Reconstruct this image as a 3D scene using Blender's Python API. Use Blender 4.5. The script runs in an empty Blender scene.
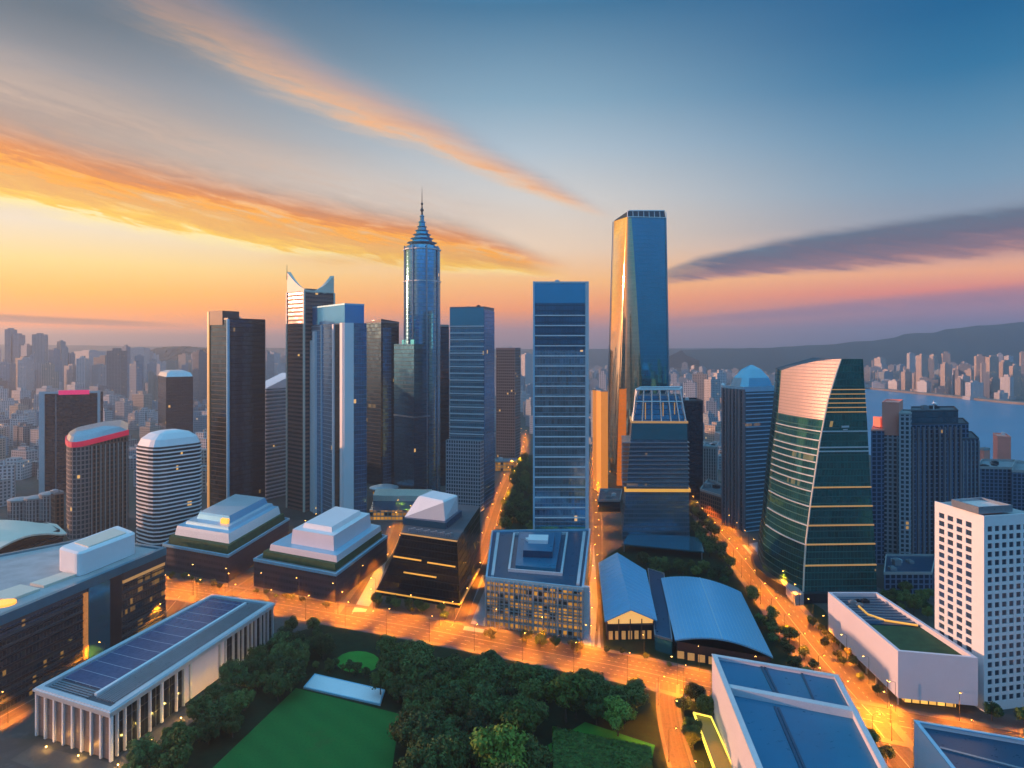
import bpy, bmesh, math, random
from mathutils import Vector
random.seed(7)
sc = bpy.context.scene
COL = sc.collection
R = math.radians

# ------------------------------------------------------------------ camera
F, H, V0 = 700.0, 150.0, 348.0          # focal length in pixels of a 1024 wide frame, camera height, horizon row
cam = bpy.data.objects.new("camera", bpy.data.cameras.new("camera"))
COL.objects.link(cam)
cam.location = (0, 0, H)
cam.rotation_euler = (R(90), 0, 0)
cam.data.sensor_width = 36.0
cam.data.lens = 36.0 * F / 1024.0
cam.data.shift_y = -(384 - V0) / 1024.0
cam.data.clip_start = 1.0
cam.data.clip_end = 60000.0
sc.camera = cam

# ------------------------------------------------------------------ colour management
sc.view_settings.view_transform = 'Standard'
sc.view_settings.look = 'None'
sc.view_settings.gamma = 1
sc.view_settings.use_curve_mapping = False
sc.view_settings.exposure = 0.4
sc.cycles.max_bounces = 5
sc.cycles.diffuse_bounces = 2
sc.cycles.glossy_bounces = 3
sc.cycles.volume_bounces = 0
sc.cycles.transparent_max_bounces = 4
sc.cycles.sample_clamp_indirect = 4.0
sc.cycles.use_denoising = True

SUN_AZ, SUN_EL = -84.0, 6.0             # degrees: azimuth from the view direction (left is negative), elevation


def lin(r, g, b):
    def c(x):
        x /= 255.0
        return x / 12.92 if x <= 0.04045 else ((x + 0.055) / 1.055) ** 2.4
    return (c(r), c(g), c(b), 1.0)


class N:
    """small helper round a node tree"""
    def __init__(self, tree):
        self.t = tree
        self.n = tree.nodes
        self.l = tree.links

    def new(self, typ, **kw):
        n = self.n.new(typ)
        for k, v in kw.items():
            setattr(n, k, v)
        return n

    def put(self, sock, v):
        if hasattr(v, 'is_output'):
            self.l.new(v, sock)
        else:
            if hasattr(sock.default_value, '__len__') and not hasattr(v, '__len__'):
                v = (v,) * len(sock.default_value)
            if hasattr(sock.default_value, '__len__') and len(sock.default_value) == 3 and len(v) == 4:
                v = v[:3]
            sock.default_value = v

    def m(self, op, a, b=0.0, c=0.0, clamp=False):
        n = self.new('ShaderNodeMath', operation=op, use_clamp=clamp)
        self.put(n.inputs[0], a)
        self.put(n.inputs[1], b)
        self.put(n.inputs[2], c)
        return n.outputs[0]

    def mix(self, f, a, b, blend='MIX'):
        n = self.new('ShaderNodeMix', data_type='RGBA', blend_type=blend)
        self.put(n.inputs[0], f)
        self.put(n.inputs[6], a)
        self.put(n.inputs[7], b)
        return n.outputs[2]

    def ramp(self, f, stops, interp='LINEAR'):
        n = self.new('ShaderNodeValToRGB')
        cr = n.color_ramp
        cr.interpolation = interp
        while len(cr.elements) < len(stops):
            cr.elements.new(0.5)
        for e, (p, c) in zip(cr.elements, stops):
            e.position = p
            e.color = c if len(c) == 4 else (*c, 1)
        self.put(n.inputs[0], f)
        return n.outputs[0]

    def smooth(self, x, a, b):
        n = self.new('ShaderNodeMapRange', interpolation_type='SMOOTHSTEP')
        self.put(n.inputs[0], x)
        n.inputs[1].default_value = a
        n.inputs[2].default_value = b
        return n.outputs[0]

    def xyz(self, x=0.0, y=0.0, z=0.0):
        n = self.new('ShaderNodeCombineXYZ')
        for i, v in enumerate((x, y, z)):
            self.put(n.inputs[i], v)
        return n.outputs[0]

    def noise(self, vec, scale=1.0, detail=4.0, rough=0.55, dist=0.0):
        n = self.new('ShaderNodeTexNoise')
        self.put(n.inputs['Vector'], vec)
        n.inputs['Scale'].default_value = scale
        n.inputs['Detail'].default_value = detail
        n.inputs['Roughness'].default_value = rough
        n.inputs['Distortion'].default_value = dist
        return n.outputs[0]


# ------------------------------------------------------------------ world: dusk sky with streaks of cloud
world = bpy.data.worlds.new("World")
sc.world = world
world.use_nodes = True
w = N(world.node_tree)
w.n.clear()
out = w.new('ShaderNodeOutputWorld')
sky = w.new('ShaderNodeTexSky')
sky.sky_type = 'NISHITA'
sky.sun_disc = False
sky.sun_elevation = R(SUN_EL)
sky.sun_rotation = R(SUN_AZ)
sky.altitude = 150
sky.air_density = 1.2
sky.dust_density = 2.5
sky.ozone_density = 2.0
bg_sky = w.new('ShaderNodeBackground')
w.put(bg_sky.inputs[0], sky.outputs[0])
bg_sky.inputs[1].default_value = 0.01
tc = w.new('ShaderNodeTexCoord')
sep = w.new('ShaderNodeSeparateXYZ')
w.put(sep.inputs[0], tc.outputs['Generated'])
DEG = 180 / math.pi
az = w.m('MULTIPLY', w.m('ARCTAN2', sep.outputs[0], sep.outputs[1]), DEG)
el = w.m('MULTIPLY', w.m('ARCSINE', sep.outputs[2]), DEG)
e01 = w.m('DIVIDE', w.m('ADD', el, 0.0), 40.0, clamp=True)


def E(d):
    return max(0.0, min(1.0, d / 40.0))


ZEN = [(E(33), lin(60, 165, 225)), (E(40), lin(130, 220, 270))]
rampL = w.ramp(e01, [(E(0), lin(150, 120, 120)), (E(0.9), lin(184, 130, 108)), (E(1.5), lin(300, 168, 50)), (E(2.7), lin(312, 190, 26)),
                     (E(4.0), lin(290, 208, 66)), (E(6), lin(272, 232, 140)), (E(8.6), lin(252, 232, 204)), (E(12), lin(226, 206, 184)),
                     (E(15.5), lin(170, 158, 150)), (E(18.5), lin(146, 146, 150)), (E(22), lin(98, 112, 124)), (E(28), lin(60, 100, 130))] + ZEN)
rampC = w.ramp(e01, [(E(0), lin(156, 132, 150)), (E(1.5), lin(206, 142, 142)), (E(3.1), lin(280, 166, 84)), (E(5.5), lin(270, 202, 122)),
                     (E(8), lin(248, 216, 184)), (E(12), lin(218, 212, 206)), (E(15.8), lin(178, 194, 206)), (E(19.5), lin(134, 168, 190)),
                     (E(26), lin(62, 116, 152))] + ZEN)
rampR = w.ramp(e01, [(E(0), lin(84, 104, 146)), (E(1.5), lin(122, 118, 160)), (E(2.8), lin(170, 130, 156)), (E(4.0), lin(244, 138, 122)),
                     (E(5.3), lin(256, 176, 130)), (E(7.0), lin(206, 166, 160)), (E(9), lin(146, 154, 172)), (E(11.5), lin(122, 154, 180)),
                     (E(15), lin(88, 138, 172)), (E(18.7), lin(38, 112, 156)), (E(22.4), lin(0, 93, 142)), (E(27), lin(0, 84, 136))] + ZEN)
rampB = w.ramp(e01, [(E(0), lin(66, 104, 148)), (E(6), lin(46, 126, 182)), (E(14), lin(50, 146, 212)),
                     (E(25), lin(80, 168, 228)), (E(40), lin(130, 220, 270))])
base = w.mix(w.smooth(az, -34, 2), rampL, rampC)
base = w.mix(w.smooth(az, 0, 34), base, rampR)
rampS = w.ramp(e01, [(E(0), lin(176, 104, 84)), (E(2), lin(255, 138, 34)), (E(6), lin(255, 160, 40)), (E(11), lin(255, 196, 84)),
                     (E(17), lin(238, 186, 122)), (E(24), lin(170, 160, 156)), (E(32), lin(100, 160, 210)), (E(40), lin(130, 220, 270))])
base = w.mix(w.smooth(az, -40, -58), base, rampS)
aaz = w.m('ABSOLUTE', w.m('ADD', az, 28.0))
backm = w.m('MAXIMUM', w.smooth(aaz, 78, 118), w.m('GREATER_THAN', az, 140.0))
base = w.mix(backm, base, rampB)
# fine drifting texture shared by all the streaks
nz = w.noise(w.xyz(w.m('MULTIPLY', az, 0.055), w.m('MULTIPLY', el, 0.30)), 1.0, 6, 0.6, 0.4)
nzf = w.noise(w.xyz(w.m('MULTIPLY', w.m('ADD', az, w.m('MULTIPLY', el, 1.6)), 0.16), w.m('MULTIPLY', w.m('ADD', el, w.m('MULTIPLY', az, 0.2)), 1.3)), 1.0, 7, 0.62, 0.3)
nw = w.m('MULTIPLY', w.m('SUBTRACT', nz, 0.5), 1.0)
nwf = w.m('MULTIPLY', w.m('SUBTRACT', nzf, 0.5), 1.0)
# broken wisps: a finer, domain-warped field lying along the drift of the clouds
nzx = w.noise(w.xyz(w.m('ADD', w.m('MULTIPLY', az, 0.30), w.m('MULTIPLY', nw, 2.0)), w.m('ADD', w.m('MULTIPLY', w.m('ADD', el, w.m('MULTIPLY', az, 0.16)), 2.2), w.m('MULTIPLY', nwf, 2.4))), 1.0, 8, 0.66, 0.5)
nwx = w.m('MULTIPLY', w.m('SUBTRACT', nzx, 0.5), 1.0)


def fcurve(x, pts):
    """piecewise linear curve of x through pts (x, y)"""
    x0, x1 = pts[0][0], pts[-1][0]
    ymax = max(abs(p_[1]) for p_ in pts) + 1e-6
    f = w.m('DIVIDE', w.m('SUBTRACT', x, x0), x1 - x0, clamp=True)
    n = w.new('ShaderNodeValToRGB')
    cr = n.color_ramp
    cr.interpolation = 'LINEAR'
    while len(cr.elements) < len(pts):
        cr.elements.new(0.5)
    for el_, (a_, b_) in zip(cr.elements, pts):
        el_.position = (a_ - x0) / (x1 - x0)
        g_ = b_ / ymax
        el_.color = (g_, g_, g_, 1)
    w.put(n.inputs[0], f)
    return w.m('MULTIPLY', n.outputs[0], ymax)


def bank(base, lower, height, stops, fade, edge, soft, strength, warp, tex=0.5):
    """a cloud bank: lower edge and height are curves of azimuth; stops colour it from its lower edge (0) to its top (1)"""
    lo_ = fcurve(az, lower)
    hh = fcurve(az, height)
    s_ = w.m('DIVIDE', w.m('SUBTRACT', el, lo_), hh)
    s_ = w.m('ADD', s_, w.m('ADD', w.m('MULTIPLY', nw, warp), w.m('ADD', w.m('MULTIPLY', nwf, warp * 0.7), w.m('MULTIPLY', nwx, warp * 0.5))))
    mask = w.m('MULTIPLY', w.smooth(s_, -edge, edge), w.smooth(s_, 1.08, soft))
    mask = w.m('MULTIPLY', mask, fcurve(az, fade))
    mask = w.m('MULTIPLY', mask, w.m('ADD', 1.0 - tex * 0.3, w.m('ADD', w.m('MULTIPLY', nwf, tex * 1.6), w.m('MULTIPLY', nwx, tex * 1.8))))
    s2 = w.m('ADD', s_, w.m('ADD', w.m('MULTIPLY', nwf, 0.45), w.m('MULTIPLY', nwx, 0.35)))
    return w.mix(w.m('MULTIPLY', mask, strength, clamp=True), base, w.ramp(s2, stops))


# upper thin veil over the main bank
base = bank(base, [(-60, 15.5), (-36, 15.0), (-17, 12.2), (0, 9.8), (6, 8.6)], [(-60, 6.5), (-36, 6.0), (-10, 4.0), (6, 2.0)],
            [(0, lin(196, 158, 136)), (0.4, lin(212, 180, 158)), (1, lin(170, 164, 164))], [(-100, 0), (-70, 1), (-20, 0.9), (-4, 0.5), (4, 0.0)], 0.3, 0.3, 0.7, 0.5, 0.9)
# main orange bank with a bright lower edge
base = bank(base, [(-60, 11.6), (-36.2, 9.6), (-16.9, 7.4), (2.3, 5.9), (8, 5.5)], [(-60, 7.6), (-36, 6.6), (-17, 5.6), (-4, 4.4), (3, 2.0), (8, 0.9)],
            [(0.0, lin(275, 250, 150)), (0.07, lin(270, 214, 70)), (0.2, lin(252, 186, 84)), (0.33, lin(246, 176, 88)), (0.42, lin(268, 178, 30)),
             (0.52, lin(240, 146, 58)), (0.72, lin(208, 138, 92)), (0.9, lin(168, 138, 124)), (1.0, lin(150, 142, 142))],
            [(-100, 0), (-72, 1), (-8, 1.0), (0, 0.9), (5.0, 0.0)], 0.14, 0.42, 1.4, 0.22, 0.7)
# a duller second strand inside its right end
base = bank(base, [(-20, 6.3), (-6, 6.5), (4, 6.2)], [(-20, 1.4), (-6, 1.6), (4, 0.7)], [(0, lin(262, 200, 70)), (0.5, lin(240, 160, 50)), (1, lin(214, 138, 80))],
            [(-20, 0), (-14, 0.8), (0, 0.7), (3.5, 0)], 0.25, 0.3, 0.8, 0.35, 0.9)
# pink diagonal streak
base = bank(base, [(-32, 23.6), (-20.5, 19.8), (-6.7, 15.6), (7.2, 10.5), (9, 10.0)], [(-32, 6.5), (-20, 5.6), (-6.7, 4.0), (5, 1.8), (9, 0.8)],
            [(0.0, lin(250, 200, 150)), (0.22, lin(250, 184, 128)), (0.5, lin(214, 168, 146)), (0.8, lin(168, 160, 166)), (1, lin(140, 156, 174))],
            [(-32, 0), (-22, 0.55), (-12, 0.9), (4, 0.85), (8.3, 0.0)], 0.22, 0.2, 1.1, 0.3, 0.7)
# dark bank on the right, its rose underside and the purple strands below
base = bank(base, [(10, 4.7), (15, 5.3), (23, 5.7), (36, 6.3), (60, 7)], [(10, 0.8), (15, 2.0), (23, 3.1), (36, 3.5), (60, 3.6)],
            [(0.0, lin(196, 138, 130)), (0.2, lin(142, 110, 124)), (0.5, lin(108, 100, 122)), (0.8, lin(98, 108, 130)), (1, lin(112, 128, 148))],
            [(10, 0), (13, 0.6), (18, 1), (60, 1), (90, 0)], 0.12, 0.72, 1.3, 0.25, 0.4)
base = bank(base, [(14, 2.0), (24, 2.5), (36, 3.1), (60, 3.6)], [(14, 0.6), (24, 1.0), (36, 1.4), (60, 1.6)],
            [(0.0, lin(128, 118, 156)), (0.6, lin(150, 122, 152)), (1, lin(190, 132, 146))], [(10, 0), (18, 0.7), (60, 0.9), (90, 0)], 0.3, 0.5, 0.9, 0.4, 0.6)
# low brown strand on the left horizon
base = bank(base, [(-60, 1.9), (-36, 1.75), (-24, 1.45)], [(-60, 0.75), (-36, 0.6), (-24, 0.4)], [(0, lin(186, 112, 76)), (0.5, lin(160, 100, 76)), (1, lin(214, 132, 66))],
            [(-90, 0), (-60, 1), (-30, 0.95), (-24, 0.0)], 0.2, 0.6, 1.0, 0.2, 0.5)
# below the horizon the ground hides the sky
bg = w.new('ShaderNodeBackground')
w.put(bg.inputs[0], base)
bg.inputs[1].default_value = 0.758
add = w.new('ShaderNodeAddShader')
w.l.new(bg_sky.outputs[0], add.inputs[0])
w.l.new(bg.outputs[0], add.inputs[1])
w.l.new(add.outputs[0], out.inputs[0])

# ------------------------------------------------------------------ sun
sd = bpy.data.lights.new("sun", 'SUN')
sd.energy = 5.0
sd.angle = R(0.6)
sd.color = (1.0, 0.48, 0.26)
so = bpy.data.objects.new("sun", sd)
COL.objects.link(so)
a, e = R(SUN_AZ), R(SUN_EL)
sdir = Vector((math.sin(a) * math.cos(e), math.cos(a) * math.cos(e), math.sin(e)))
so.rotation_euler = sdir.to_track_quat('Z', 'Y').to_euler()
so.location = (0, 0, 600)


# ------------------------------------------------------------------ materials
def principled(name):
    m = bpy.data.materials.new(name)
    m.use_nodes = True
    k = N(m.node_tree)
    b = m.node_tree.nodes['Principled BSDF']
    return m, k, b


def plain(name, col, rough=0.6, metal=0.0, var=0.25, scale=0.12, spec=0.4, emit=None, estr=0.0):
    """a plain material with weathering noise in object space"""
    m, k, b = principled(name)
    t = k.new('ShaderNodeTexCoord')
    n1 = k.noise(t.outputs['Object'], scale, 6, 0.6)
    n2 = k.noise(t.outputs['Object'], scale * 9, 4, 0.6)
    f = k.m('ADD', k.m('MULTIPLY', k.m('SUBTRACT', n1, 0.5), var * 2.2), k.m('MULTIPLY', k.m('SUBTRACT', n2, 0.5), var * 1.1))
    f = k.m('ADD', 1.0, f)
    c = k.mix(1.0, (*col[:3], 1), k.xyz(f, f, f), 'MULTIPLY')
    k.put(b.inputs['Base Color'], c)
    k.put(b.inputs['Roughness'], k.m('ADD', rough - 0.08, k.m('MULTIPLY', n2, 0.16), clamp=True))
    b.inputs['Metallic'].default_value = metal
    b.inputs['Specular IOR Level'].default_value = spec
    if emit:
        b.inputs['Emission Color'].default_value = (*emit[:3], 1)
        b.inputs['Emission Strength'].default_value = estr
    return m


def facade(name, glass, frame, fh=3.8, bw=3.0, sf=0.3, mf=0.12, met=0.75, rough=0.1, lit=0.01, fl=0.0,
           litcol=(1.0, 0.55, 0.16), litstr=1.6, frough=0.55, wob=0.03, fmet=0.0, gvar=0.5, big=0):
    """curtain wall: floors and bays counted along the wall in metres (UV), each pane slightly out of true"""
    if lit < 0.1:
        lit, fl, litstr = lit * 0.25, fl * 0.6, litstr * 0.3
    m, k, b = principled(name)
    uv = k.new('ShaderNodeUVMap')
    s = k.new('ShaderNodeSeparateXYZ')
    k.put(s.inputs[0], uv.outputs[0])
    x = k.m('DIVIDE', s.outputs[0], bw)
    y = k.m('DIVIDE', s.outputs[1], fh)
    fx, fy = k.m('FRACT', x), k.m('FRACT', y)
    cx, cy = k.m('FLOOR', x), k.m('FLOOR', y)
    fm = k.m('MAXIMUM', k.m('LESS_THAN', fx, mf), k.m('LESS_THAN', fy, sf))
    if big:
        fm = k.m('MAXIMUM', fm, k.m('LESS_THAN', k.m('FRACT', k.m('DIVIDE', x, big)), 0.5 / big))
    wn = k.new('ShaderNodeTexWhiteNoise', noise_dimensions='3D')
    oi = k.new('ShaderNodeObjectInfo')
    k.put(wn.inputs[0], k.xyz(cx, cy, k.m('MULTIPLY', oi.outputs['Random'], 50.0)))
    wf = k.new('ShaderNodeTexWhiteNoise', noise_dimensions='3D')
    k.put(wf.inputs[0], k.xyz(k.m('FLOOR', k.m('DIVIDE', x, 9.0)), cy, k.m('ADD', 3.3, k.m('MULTIPLY', oi.outputs['Random'], 50.0))))
    inv = k.m('SUBTRACT', 1.0, fm)
    litm = k.m('GREATER_THAN', wn.outputs[0], 1.0 - lit)
    if fl:
        litm = k.m('MAXIMUM', litm, k.m('MULTIPLY', k.m('GREATER_THAN', wf.outputs[0], 1.0 - fl), k.m('GREATER_THAN', wn.outputs[0], 0.35)))
    litm = k.m('MULTIPLY', litm, inv)
    big_n = k.noise(uv.outputs[0], 0.02, 3, 0.6)
    g2 = k.mix(k.m('MULTIPLY', wn.outputs[0], gvar), (*glass, 1), tuple(v * 0.4 for v in glass) + (1,))
    g2 = k.mix(k.m('MULTIPLY', k.m('SUBTRACT', big_n, 0.35), 0.9, clamp=True), g2, tuple(v * 0.55 for v in glass) + (1,))
    fn = k.noise(uv.outputs[0], 0.09, 6, 0.65)
    f2 = k.mix(k.m('MULTIPLY', fn, 0.55), (*frame, 1), tuple(v * 0.5 for v in frame) + (1,))
    k.put(b.inputs['Base Color'], k.mix(fm, g2, f2))
    k.put(b.inputs['Metallic'], k.m('ADD', k.m('MULTIPLY', inv, met), k.m('MULTIPLY', fm, fmet)))
    k.put(b.inputs['Roughness'], k.m('ADD', k.m('MULTIPLY', inv, rough), k.m('MULTIPLY', fm, frough)))
    ge = k.new('ShaderNodeNewGeometry')
    vs = k.new('ShaderNodeVectorMath', operation='SUBTRACT')
    k.put(vs.inputs[0], wn.outputs[1])
    vs.inputs[1].default_value = (0.5, 0.5, 0.5)
    vm = k.new('ShaderNodeVectorMath', operation='SCALE')
    k.put(vm.inputs[0], vs.outputs[0])
    k.put(vm.inputs['Scale'], k.m('MULTIPLY', inv, wob))
    va = k.new('ShaderNodeVectorMath', operation='ADD')
    k.put(va.inputs[0], ge.outputs['Normal'])
    k.put(va.inputs[1], vm.outputs[0])
    vn = k.new('ShaderNodeVectorMath', operation='NORMALIZE')
    k.put(vn.inputs[0], va.outputs[0])
    k.put(b.inputs['Normal'], vn.outputs[0])
    b.inputs['Specular IOR Level'].default_value = 0.12
    b.inputs['Emission Color'].default_value = (*litcol, 1)
    k.put(b.inputs['Emission Strength'], k.m('MULTIPLY', litm, k.m('MULTIPLY', k.m('ADD', 0.25, wn.outputs[0]), litstr)))
    return m


M = {}
M['concrete'] = plain('concrete', (0.34, 0.33, 0.34), 0.8)
M['dark_roof'] = plain('dark_roof', (0.07, 0.08, 0.10), 0.7, var=0.45)
M['grey_roof'] = plain('grey_roof', (0.20, 0.22, 0.25), 0.75, var=0.4)
M['white'] = plain('white_paint', (0.78, 0.77, 0.80), 0.45, var=0.09, scale=0.05)
M['pale'] = plain('pale_metal', (0.60, 0.65, 0.70), 0.35, var=0.15, metal=0.3)
M['bluepale'] = plain('pale_blue_metal', (0.32, 0.60, 0.78), 0.35, var=0.15, metal=0.35)
M['steel'] = plain('steel', (0.35, 0.40, 0.46), 0.3, metal=0.7, var=0.2)
M['dark_metal'] = plain('dark_metal', (0.03, 0.035, 0.045), 0.35, metal=0.4)
M['brown_dark'] = plain('dark_brown_cladding', (0.07, 0.05, 0.055), 0.5)
M['stone_mauve'] = plain('mauve_stone', (0.20, 0.16, 0.18), 0.6, var=0.2)
M['cream'] = plain('cream_roof', (0.70, 0.62, 0.52), 0.5, var=0.12)
M['red_sign'] = plain('red_sign', (0.5, 0.01, 0.05), 0.4, emit=(1.0, 0.03, 0.12), estr=0.22)
M['pink_sign'] = plain('pink_sign', (0.5, 0.01, 0.12), 0.4, emit=(1.0, 0.04, 0.2), estr=0.45)
M['amber'] = plain('amber_light', (0.6, 0.35, 0.1), 0.4, emit=(1.0, 0.36, 0.03), estr=1.2)
M['gold'] = plain('golden_light', (0.6, 0.4, 0.1), 0.4, emit=(1.0, 0.42, 0.05), estr=0.55)
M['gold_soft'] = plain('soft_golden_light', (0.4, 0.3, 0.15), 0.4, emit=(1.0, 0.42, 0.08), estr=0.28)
M['orange_glow_facade'] = plain('orange_glow_cladding', (0.5, 0.25, 0.08), 0.4, emit=(1.0, 0.27, 0.02), estr=0.5, var=0.3)  # orange light on the wall put in as emission
M['blue_glass'] = plain('blue_glass', (0.04, 0.42, 0.64), 0.14, metal=0.75, var=0.12)
M['teal_glass'] = plain('teal_glass', (0.04, 0.32, 0.44), 0.14, metal=0.75, var=0.15)
M['dark_glass'] = plain('dark_glass', (0.045, 0.07, 0.09), 0.08, metal=0.6, var=0.3)
M['roof_blue'] = plain('blue_roof_membrane', (0.003, 0.165, 0.31), 0.30, metal=0.3, var=0.16, scale=0.05)
M['roof_navy'] = plain('navy_roof_membrane', (0.005, 0.07, 0.14), 0.3, metal=0.3, var=0.2, scale=0.05)
M['sheet'] = plain('blue_sheet_metal', (0.17, 0.50, 0.78), 0.36, metal=0.45, var=0.10, scale=0.05)
M['green_roof'] = plain('planted_roof', (0.03, 0.075, 0.03), 0.9, var=0.7, scale=0.25)
M['lavender'] = plain('lavender_white_cladding', (0.70, 0.64, 0.70), 0.5, var=0.07, scale=0.05)
M['coral'] = plain('sunset_coral_stone', (0.95, 0.30, 0.22), 0.6, var=0.1)  # sunset pink on the towers pushed into the base colour


# ------------------------------------------------------------------ geometry helpers
def G(u, v, z=0.0):
    """ground (or height z) position seen at column u, row v of the photograph"""
    D = F * (H - z) / (v - V0)
    return ((u - 512) / F * D, D)


def at(u, D):
    return ((u - 512) / F * D, D)


def depth(v):
    return F * H / (v - V0)


def zv(v, D):
    return H - (v - V0) * D / F


def quad(uc, D, ul, ur, th, dl=None, dr=None):
    """rectangle footprint: near corner on column uc at depth D, its left wall reaching column ul, its right wall column ur"""
    C = at(uc, D)
    t = R(th)
    r = (math.cos(t), math.sin(t))
    l = (-math.sin(t), math.cos(t))

    def ln(d, u):
        q = (u - 512) / F
        return (q * C[1] - C[0]) / (d[0] - q * d[1])
    a = dr if dr else ln(r, ur)
    b = dl if dl else ln(l, ul)
    return [C, (C[0] + a * r[0], C[1] + a * r[1]), (C[0] + a * r[0] + b * l[0], C[1] + a * r[1] + b * l[1]), (C[0] + b * l[0], C[1] + b * l[1])]


def area(p):
    return 0.5 * sum(p[i][0] * p[(i + 1) % len(p)][1] - p[(i + 1) % len(p)][0] * p[i][1] for i in range(len(p)))


def ccw(p):
    return list(p) if area(p) > 0 else list(reversed(p))


def offset(p, d):
    """offset a convex polygon outwards by d"""
    p = ccw(p)
    n = len(p)
    res = []
    for i in range(n):
        a, b, c = Vector(p[i - 1]), Vector(p[i]), Vector(p[(i + 1) % n])
        e1, e2 = (b - a).normalized(), (c - b).normalized()
        n1, n2 = Vector((e1.y, -e1.x)), Vector((e2.y, -e2.x))
        k = (n1 + n2)
        k = k / max(0.3, (1 + n1.dot(n2)))
        res.append((b.x + k.x * d, b.y + k.y * d))
    return res


def lerp2(a, b, t):
    return tuple(a[i] + (b[i] - a[i]) * t for i in range(len(a)))


def center(p):
    return (sum(q[0] for q in p) / len(p), sum(q[1] for q in p) / len(p))


def scale_poly(p, s, c=None):
    c = c or center(p)
    return [(c[0] + (q[0] - c[0]) * s, c[1] + (q[1] - c[1]) * s) for q in p]


def sub_quad(p, a0, a1, b0, b1):
    """part of a four-cornered footprint: a along its first wall, b along its depth"""
    def bl(a, b):
        return lerp2(lerp2(p[0], p[1], a), lerp2(p[3], p[2], a), b)
    return [bl(a0, b0), bl(a1, b0), bl(a1, b1), bl(a0, b1)]


def round_poly(p, r, seg=5, which=None):
    p = ccw(p)
    n = len(p)
    res = []
    for i in range(n):
        if which is not None and i not in which:
            res.append(p[i])
            continue
        a, b, c = Vector(p[i - 1]), Vector(p[i]), Vector(p[(i + 1) % n])
        d1, d2 = (a - b), (c - b)
        rr = min(r, d1.length * 0.48, d2.length * 0.48)
        s, t = b + d1.normalized() * rr, b + d2.normalized() * rr
        for k in range(seg + 1):
            x = k / seg
            q = s * (1 - x) ** 2 + b * 2 * x * (1 - x) + t * x * x
            res.append((q.x, q.y))
    return res


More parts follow.
